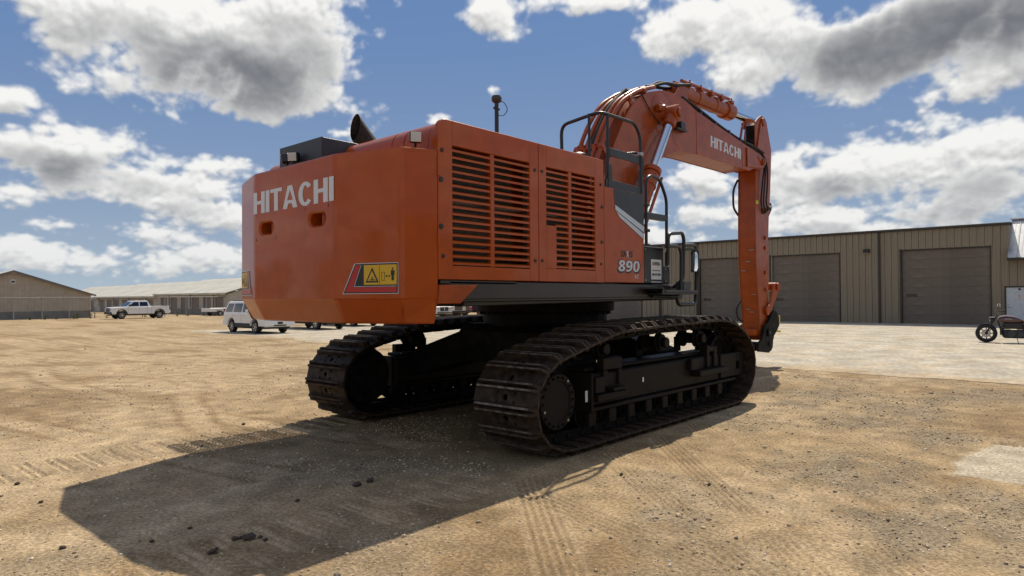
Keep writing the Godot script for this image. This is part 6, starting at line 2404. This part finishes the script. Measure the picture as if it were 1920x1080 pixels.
func make_motorcycle():
	var b = node("motorcycle", self, V(21.4, 0.012, 4.02))
	b.rotation.y = PI / 2 + 0.05
	tag(b, "dark red and black cruiser motorcycle parked on the concrete", "motorcycle")
	# local +x forward, z to the right; the left side faces the lot
	for x in [0.80, -0.80]:
		var w = node("wheel", b, V(x, 0.325, 0))
		var t = MB.new()
		t.lathe([Vector2(0.205, -0.065), Vector2(0.26, -0.085), Vector2(0.31, -0.065), Vector2(0.33, -0.03), Vector2(0.33, 0.03), Vector2(0.31, 0.065), Vector2(0.26, 0.085), Vector2(0.205, 0.065), Vector2(0.205, -0.065)], Vector3.ZERO, V(0, 0, 1), 32)
		put("tyre", t, M.rubber, w)
		var r = MB.new()
		r.lathe([Vector2(0.228, -0.05), Vector2(0.20, -0.045), Vector2(0.20, 0.045), Vector2(0.228, 0.05)], Vector3.ZERO, V(0, 0, 1), 32)
		r.cyl(V(0, 0, -0.07), V(0, 0, 0.07), 0.045, 14)
		for k in 8:
			var a = TAU * k / 8.0
			var d = V(cos(a), sin(a), 0)
			var p = V(-sin(a), cos(a), 0) * 0.016
			r.hexa([d * 0.04 - p + V(0, 0, -0.02), d * 0.04 + p + V(0, 0, -0.02), d * 0.205 + p + V(0, 0, -0.02), d * 0.205 - p + V(0, 0, -0.02), d * 0.04 - p + V(0, 0, 0.02), d * 0.04 + p + V(0, 0, 0.02), d * 0.205 + p + V(0, 0, 0.02), d * 0.205 - p + V(0, 0, 0.02)], d * 0.12)
		put("rim", r, M.black_paint, w)
		var dc = MB.new()
		dc.lathe([Vector2(0.08, -0.003), Vector2(0.14, -0.003), Vector2(0.14, 0.003), Vector2(0.08, 0.003)], V(0, 0, -0.075), V(0, 0, 1), 24)
		put("brake_disc", dc, M.steel, w)
	for s in [-1.0, 1.0]:
		var f = MB.new()
		f.tube([V(0.80, 0.325, s * 0.095), V(0.66, 0.62, s * 0.095), V(0.50, 0.92, s * 0.095)], 0.026, 10, false, [0.03, 0.027, 0.024])
		put("fork_leg", f, M.black_paint, b)
		var sh = MB.new()
		sh.tube([V(-0.72, 0.33, s * 0.13), V(-0.55, 0.66, s * 0.13)], 0.03, 10)
		put("rear_shock", sh, M.black_paint, b)
	for x in [0.80, -0.80]:
		var fd = MB.new()
		var poly = []
		var a0 = 150.0 if x > 0 else 170.0
		var a1 = 45.0 if x > 0 else 20.0
		poly += arc(Vector2(x, 0.325), 0.352, a0, a1, 10)
		var inn = arc(Vector2(x, 0.325), 0.340, a0, a1, 10)
		inn.reverse()
		fd.prism(poly + inn, -0.075, 0.075, 0.0, 30.0)
		put("fender", fd, M.black_paint, b)
	var hl = MB.new()
	hl.lathe([Vector2(0, -0.10), Vector2(0.06, -0.085), Vector2(0.088, -0.03), Vector2(0.092, 0.05), Vector2(0.085, 0.06)], V(0.62, 0.80, 0), V(1, -0.05, 0), 20)
	var hn = put("headlight", hl, M.black_paint, b)
	var hg = MB.new()
	hg.lathe([Vector2(0.085, 0.055), Vector2(0.06, 0.075), Vector2(0, 0.085)], V(0.62, 0.80, 0), V(1, -0.05, 0), 20)
	put("lens", hg, M.glass_lens, hn)
	var cw = MB.new()
	cw.prism([Vector2(0.50, 0.88), Vector2(0.74, 0.885), Vector2(0.70, 0.91), Vector2(0.56, 0.915)], -0.09, 0.09, 0.008)
	put("headlight_visor", cw, M.steel, b)
	var hb = MB.new()
	hb.tube(bend([V(0.47, 0.93, 0), V(0.47, 0.96, -0.08), V(0.50, 1.10, -0.26), V(0.34, 1.13, -0.42)], 0.06), 0.015, 8)
	hb.tube(bend([V(0.47, 0.93, 0), V(0.47, 0.96, 0.08), V(0.50, 1.10, 0.26), V(0.34, 1.13, 0.42)], 0.06), 0.015, 8)
	put("handlebar", hb, M.black_paint, b)
	for s in [-1.0, 1.0]:
		var gr = MB.new()
		gr.tube([V(0.37, 1.125, s * 0.38), V(0.27, 1.145, s * 0.50)], 0.021, 10)
		put("grip", gr, M.rubber, b)
		var st = MB.new()
		st.tube(bend([V(0.42, 1.12, s * 0.34), V(0.45, 1.22, s * 0.38), V(0.42, 1.33, s * 0.42)], 0.05), 0.007, 6)
		var mn = put("mirror_stalk", st, M.black_paint, b)
		var mh = MB.new()
		mh.lathe([Vector2(0, -0.015), Vector2(0.05, -0.012), Vector2(0.06, 0.0), Vector2(0.055, 0.012), Vector2(0, 0.014)], V(0.42, 1.34, s * 0.45), V(-0.9, 0.1, s * 0.2), 16)
		put("mirror", mh, M.chrome, mn)
	var tk = MB.new()
	# tear-drop tank lofted from rings along x
	var prev = null
	for q in [[0.45, 0.85, 0.03, 0.04], [0.40, 0.85, 0.12, 0.11], [0.22, 0.85, 0.17, 0.145], [0.0, 0.82, 0.165, 0.13], [-0.20, 0.765, 0.10, 0.085], [-0.30, 0.73, 0.03, 0.03]]:
		var ring = []
		for k in 18:
			var a = TAU * k / 18.0
			ring.append(V(q[0], q[1] + sin(a) * q[3], cos(a) * q[2]))
		if prev != null:
			for k in 18:
				var l = (k + 1) % 18
				var c0 = V(prev[0].x, 0.8, 0)
				var na = (prev[k] - V(prev[k].x, 0.81, 0)).normalized()
				var nb = (prev[l] - V(prev[l].x, 0.81, 0)).normalized()
				var nc = (ring[l] - V(ring[l].x, 0.81, 0)).normalized()
				var nd = (ring[k] - V(ring[k].x, 0.81, 0)).normalized()
				tk._lt(prev[k], prev[l], ring[l], na, nb, nc)
				tk._lt(prev[k], ring[l], ring[k], na, nc, nd)
		prev = ring
	var tank = put("fuel_tank", tk, M.tank_maroon, b)
	var em = MB.new()
	em.span(V(0.04, 0.835, -0.176), V(0.26, 0.86, -0.168))
	put("tank_badge", em, M.steel, tank)
	bar(b, "dash", V(0.22, 0.925, -0.05), V(0.40, 0.96, 0.05), M.chrome, 0.015)
	var seat = MB.new()
	seat.prism([Vector2(-0.18, 0.70), Vector2(-0.24, 0.73), Vector2(-0.42, 0.665), Vector2(-0.62, 0.70), Vector2(-0.68, 0.82), Vector2(-0.74, 0.83), Vector2(-0.72, 0.66), Vector2(-0.50, 0.60), Vector2(-0.22, 0.62)], -0.13, 0.13, 0.03)
	put("seat", seat, M.rubber, b)
	var lug = MB.new()
	lug.lathe([Vector2(0, -0.14), Vector2(0.10, -0.12), Vector2(0.13, 0), Vector2(0.10, 0.12), Vector2(0, 0.14)], V(-0.62, 0.90, 0), V(0, 0, 1), 16)
	put("luggage_roll", lug, M.black_paint, b)
	# frame and engine
	var fr = MB.new()
	for s in [-1.0, 1.0]:
		fr.tube(bend([V(0.46, 0.80, s * 0.03), V(0.40, 0.55, s * 0.14), V(0.30, 0.22, s * 0.15), V(-0.32, 0.20, s * 0.15), V(-0.45, 0.55, s * 0.14), V(-0.55, 0.68, s * 0.13)], 0.12), 0.022, 8)
		fr.tube([V(-0.38, 0.32, s * 0.12), V(-0.80, 0.325, s * 0.12)], 0.028, 8)
	put("frame", fr, M.black_paint, b)
	bar(b, "radiator", V(0.33, 0.28, -0.11), V(0.40, 0.60, 0.11), M.black_paint, 0.01)
	var en = node("engine", b)
	bar(en, "crankcase", V(-0.38, 0.17, -0.17), V(0.32, 0.46, 0.17), M.black_paint, 0.05)
	bar(en, "air_box", V(-0.28, 0.50, -0.12), V(0.30, 0.72, 0.12), M.black_paint, 0.03)
	bar(b, "side_cover", V(-0.56, 0.40, -0.15), V(-0.26, 0.66, 0.15), M.black_paint, 0.04)
	for q in [[0.16, 0.42, 0.5], [-0.14, 0.42, -0.5]]:
		for k in 6:
			var fn = MB.new()
			fn.xf = Transform3D(Basis.from_euler(V(0, 0, -q[2])), V(q[0], q[1], 0))
			fn.span(V(-0.085, 0.03 * k, -0.10), V(0.085, 0.03 * k + 0.014, 0.10), 0.006)
			put("cooling_fin", fn, M.black_paint, en)
		var hdm = MB.new()
		hdm.xf = Transform3D(Basis.from_euler(V(0, 0, -q[2])), V(q[0], q[1], 0))
		hdm.span(V(-0.08, 0.18, -0.095), V(0.08, 0.26, 0.095), 0.02)
		put("cylinder_head", hdm, M.charcoal, en)
	var cc = MB.new()
	cc.cyl(V(0.05, 0.32, -0.20), V(0.05, 0.32, -0.15), 0.12, 20, 0.012)
	cc.cyl(V(-0.20, 0.30, -0.19), V(-0.20, 0.30, -0.15), 0.09, 20, 0.012)
	put("engine_cover", cc, M.charcoal, en)
	var ep = MB.new()
	ep.tube(bend([V(0.24, 0.58, 0.13), V(0.36, 0.42, 0.17), V(0.15, 0.20, 0.20), V(-0.90, 0.26, 0.22)], 0.12), 0.035, 10)
	put("exhaust", ep, M.chrome, b)
	pipe(b, "kickstand", [V(-0.08, 0.22, -0.14), V(-0.14, -0.005, -0.30)], 0.012, M.black_paint)
	bar(b, "foot_peg", V(0.26, 0.26, -0.30), V(0.34, 0.29, -0.16), M.rubber, 0.008)

# ------------------------------------------------------------------ out of frame, mirrored in the paint
func make_tree_mesh(seed_):
	var r := RandomNumberGenerator.new()
	r.seed = seed_
	var cr = MB.new()
	for k in 26:
		var a = r.randf() * TAU
		var h = r.randf_range(2.2, 7.4)
		var rad = r.randf_range(0.3, 2.6) * (1.0 - absf(h - 4.6) / 4.4)
		var ce = V(cos(a) * rad, h, sin(a) * rad)
		for j in 60:
			var d = V(r.randfn(), r.randfn() * 0.8, r.randfn()) * 0.55
			var p = ce + d
			var u = V(r.randfn(), r.randfn(), r.randfn()).normalized() * r.randf_range(0.12, 0.24)
			var w = u.cross(V(r.randfn(), r.randfn(), r.randfn()).normalized()).normalized() * u.length() * 0.6
			cr.tri(p - u, p + w, p + u)
			cr.tri(p - u, p + u, p - w)
	var tr = MB.new()
	tr.tube([V(0, -0.3, 0), V(0.05, 1.2, 0), V(0.0, 3.0, 0.1), V(0.1, 5.5, 0)], 0.2, 8, false, [0.24, 0.19, 0.15, 0.05])
	for k in 6:
		var a = k * 1.1
		tr.tube([V(0, 1.6 + 0.4 * k, 0), V(cos(a) * 1.5, 2.8 + 0.45 * k, sin(a) * 1.5)], 0.06, 6, false, [0.09, 0.03])
	return [cr.mesh(), tr.mesh()]

func make_behind():
	mat("leaves", lin(0.045, 0.065, 0.022), 0.7)
	mat("bark", lin(0.10, 0.075, 0.05), 0.9)
	var kinds = [make_tree_mesh(1), make_tree_mesh(2), make_tree_mesh(3)]
	rng.seed = 66
	for i in 24:
		var t = node("broadleaf_tree", self, V(-52.0 - rng.randf_range(0, 6), base_y(0, 24.0 - 7.0 * i), 24.0 - 7.0 * i))
		t.scale = Vector3.ONE * rng.randf_range(0.85, 1.25) * (1.15 if i < 8 else 0.95)
		t.rotation.y = rng.randf() * TAU
		put("crown", kinds[i % 3][0], M.leaves, t)
		put("trunk", kinds[i % 3][1], M.bark, t)
		tag(t, "broadleaf tree in the row along the lot behind the camera", "tree", "trees along the lot edge")
	var b = node("neighbouring_building")
	tag(b, "brown metal building across the lot, right of the camera", "building")
	var w = MB.new()
	w.span(V(-4.0, -0.3, 36.0), V(36.0, 6.2, 50.0))
	put("wall", w, M.door_taupe, b)
	var rb = MB.new()
	for k in 110:
		rb.span(V(-4.0 + 0.3636 * k, -0.3, 35.97), V(-3.95 + 0.3636 * k, 6.2, 36.0))
	put("siding_ribs", rb, M.door_taupe, b)
	var rf = MB.new()
	rf.xf = Transform3D(Basis(V(0, 0, 1), V(0, 1, 0), V(-1, 0, 0)), V(-4.5, 0, 0))
	rf.prism([Vector2(35.5, 6.2), Vector2(43.0, 7.6), Vector2(50.5, 6.2), Vector2(50.5, 6.3), Vector2(43.0, 7.72), Vector2(35.5, 6.3)], -41.0, 0.0)
	put("roof", rf, M.bronze, b)

func make_vehicles():
	tag(make_suv(V(12.05, -0.3, -32.25), -PI / 2), "white SUV with black rocker panels parked behind the excavator's counterweight", "SUV", "parked vehicles")
	var p = make_pickup(V(19.0, -0.3, -71.9), PI, M.car_white, false)
	tag(p, "white crew cab pickup parked side-on before the storage units", "pickup truck", "parked vehicles")
	tag(make_pickup(V(16.9, -0.3, -34.0), -PI / 2, M.car_maroon, false), "dark maroon pickup parked beside the white SUV", "pickup truck", "parked vehicles")
	tag(make_pickup(V(21.4, -0.3, -36.3), -PI / 2, M.car_black, false), "black pickup parked beyond the maroon one", "pickup truck", "parked vehicles")
	tag(make_pickup(V(34.6, -0.3, -43.0), -PI / 2, M.car_white, true), "white pickup with wide cross-barred grille seen under the deck", "pickup truck", "parked vehicles")
	tag(make_pickup(V(37.6, -0.3, -44.2), -PI / 2, M.car_white, false), "second white pickup seen under the deck, right of the cross-barred grille", "pickup truck", "parked vehicles")
	tag(make_pickup(V(41.0, -0.3, -46.7), -PI / 2, M.car_red, false), "red pickup half hidden between white and blue trucks", "pickup truck", "parked vehicles")
	tag(make_pickup(V(44.8, -0.3, -47.4), -PI / 2 + 0.4, M.car_blue, false), "dark blue pickup at the end of the row under the deck", "pickup truck", "parked vehicles")

func _ready():
	view_and_light()
	make_materials()
	make_ground()
	slab("concrete_apron", -37.5, 40.0, apron_edge, 37.93, 0.006, Vector3(0.56, 0.505, 0.405), 0.45, "pale concrete apron in front of the workshop")
	make_workshop()
	make_annex()
	make_shed()
	storage_row(-76.2, -99.0, 2.40, 4.77, 6, -77.5, "storage row nearest the white SUV, with six brown roll-up doors")
	storage_row(-99.0, -126.0, 2.12, 4.57, 7, -100.4, "middle storage row with lower eave, behind the white pickup")
	storage_row(-126.0, -152.0, 1.95, 4.40, 6, -127.4, "farthest storage row just right of the gabled shed")
	make_excavator()
	make_fence()
	make_vehicles()
	make_trailer()
	make_motorcycle()
	make_behind()
	make_clods()
	scatter_gravel()
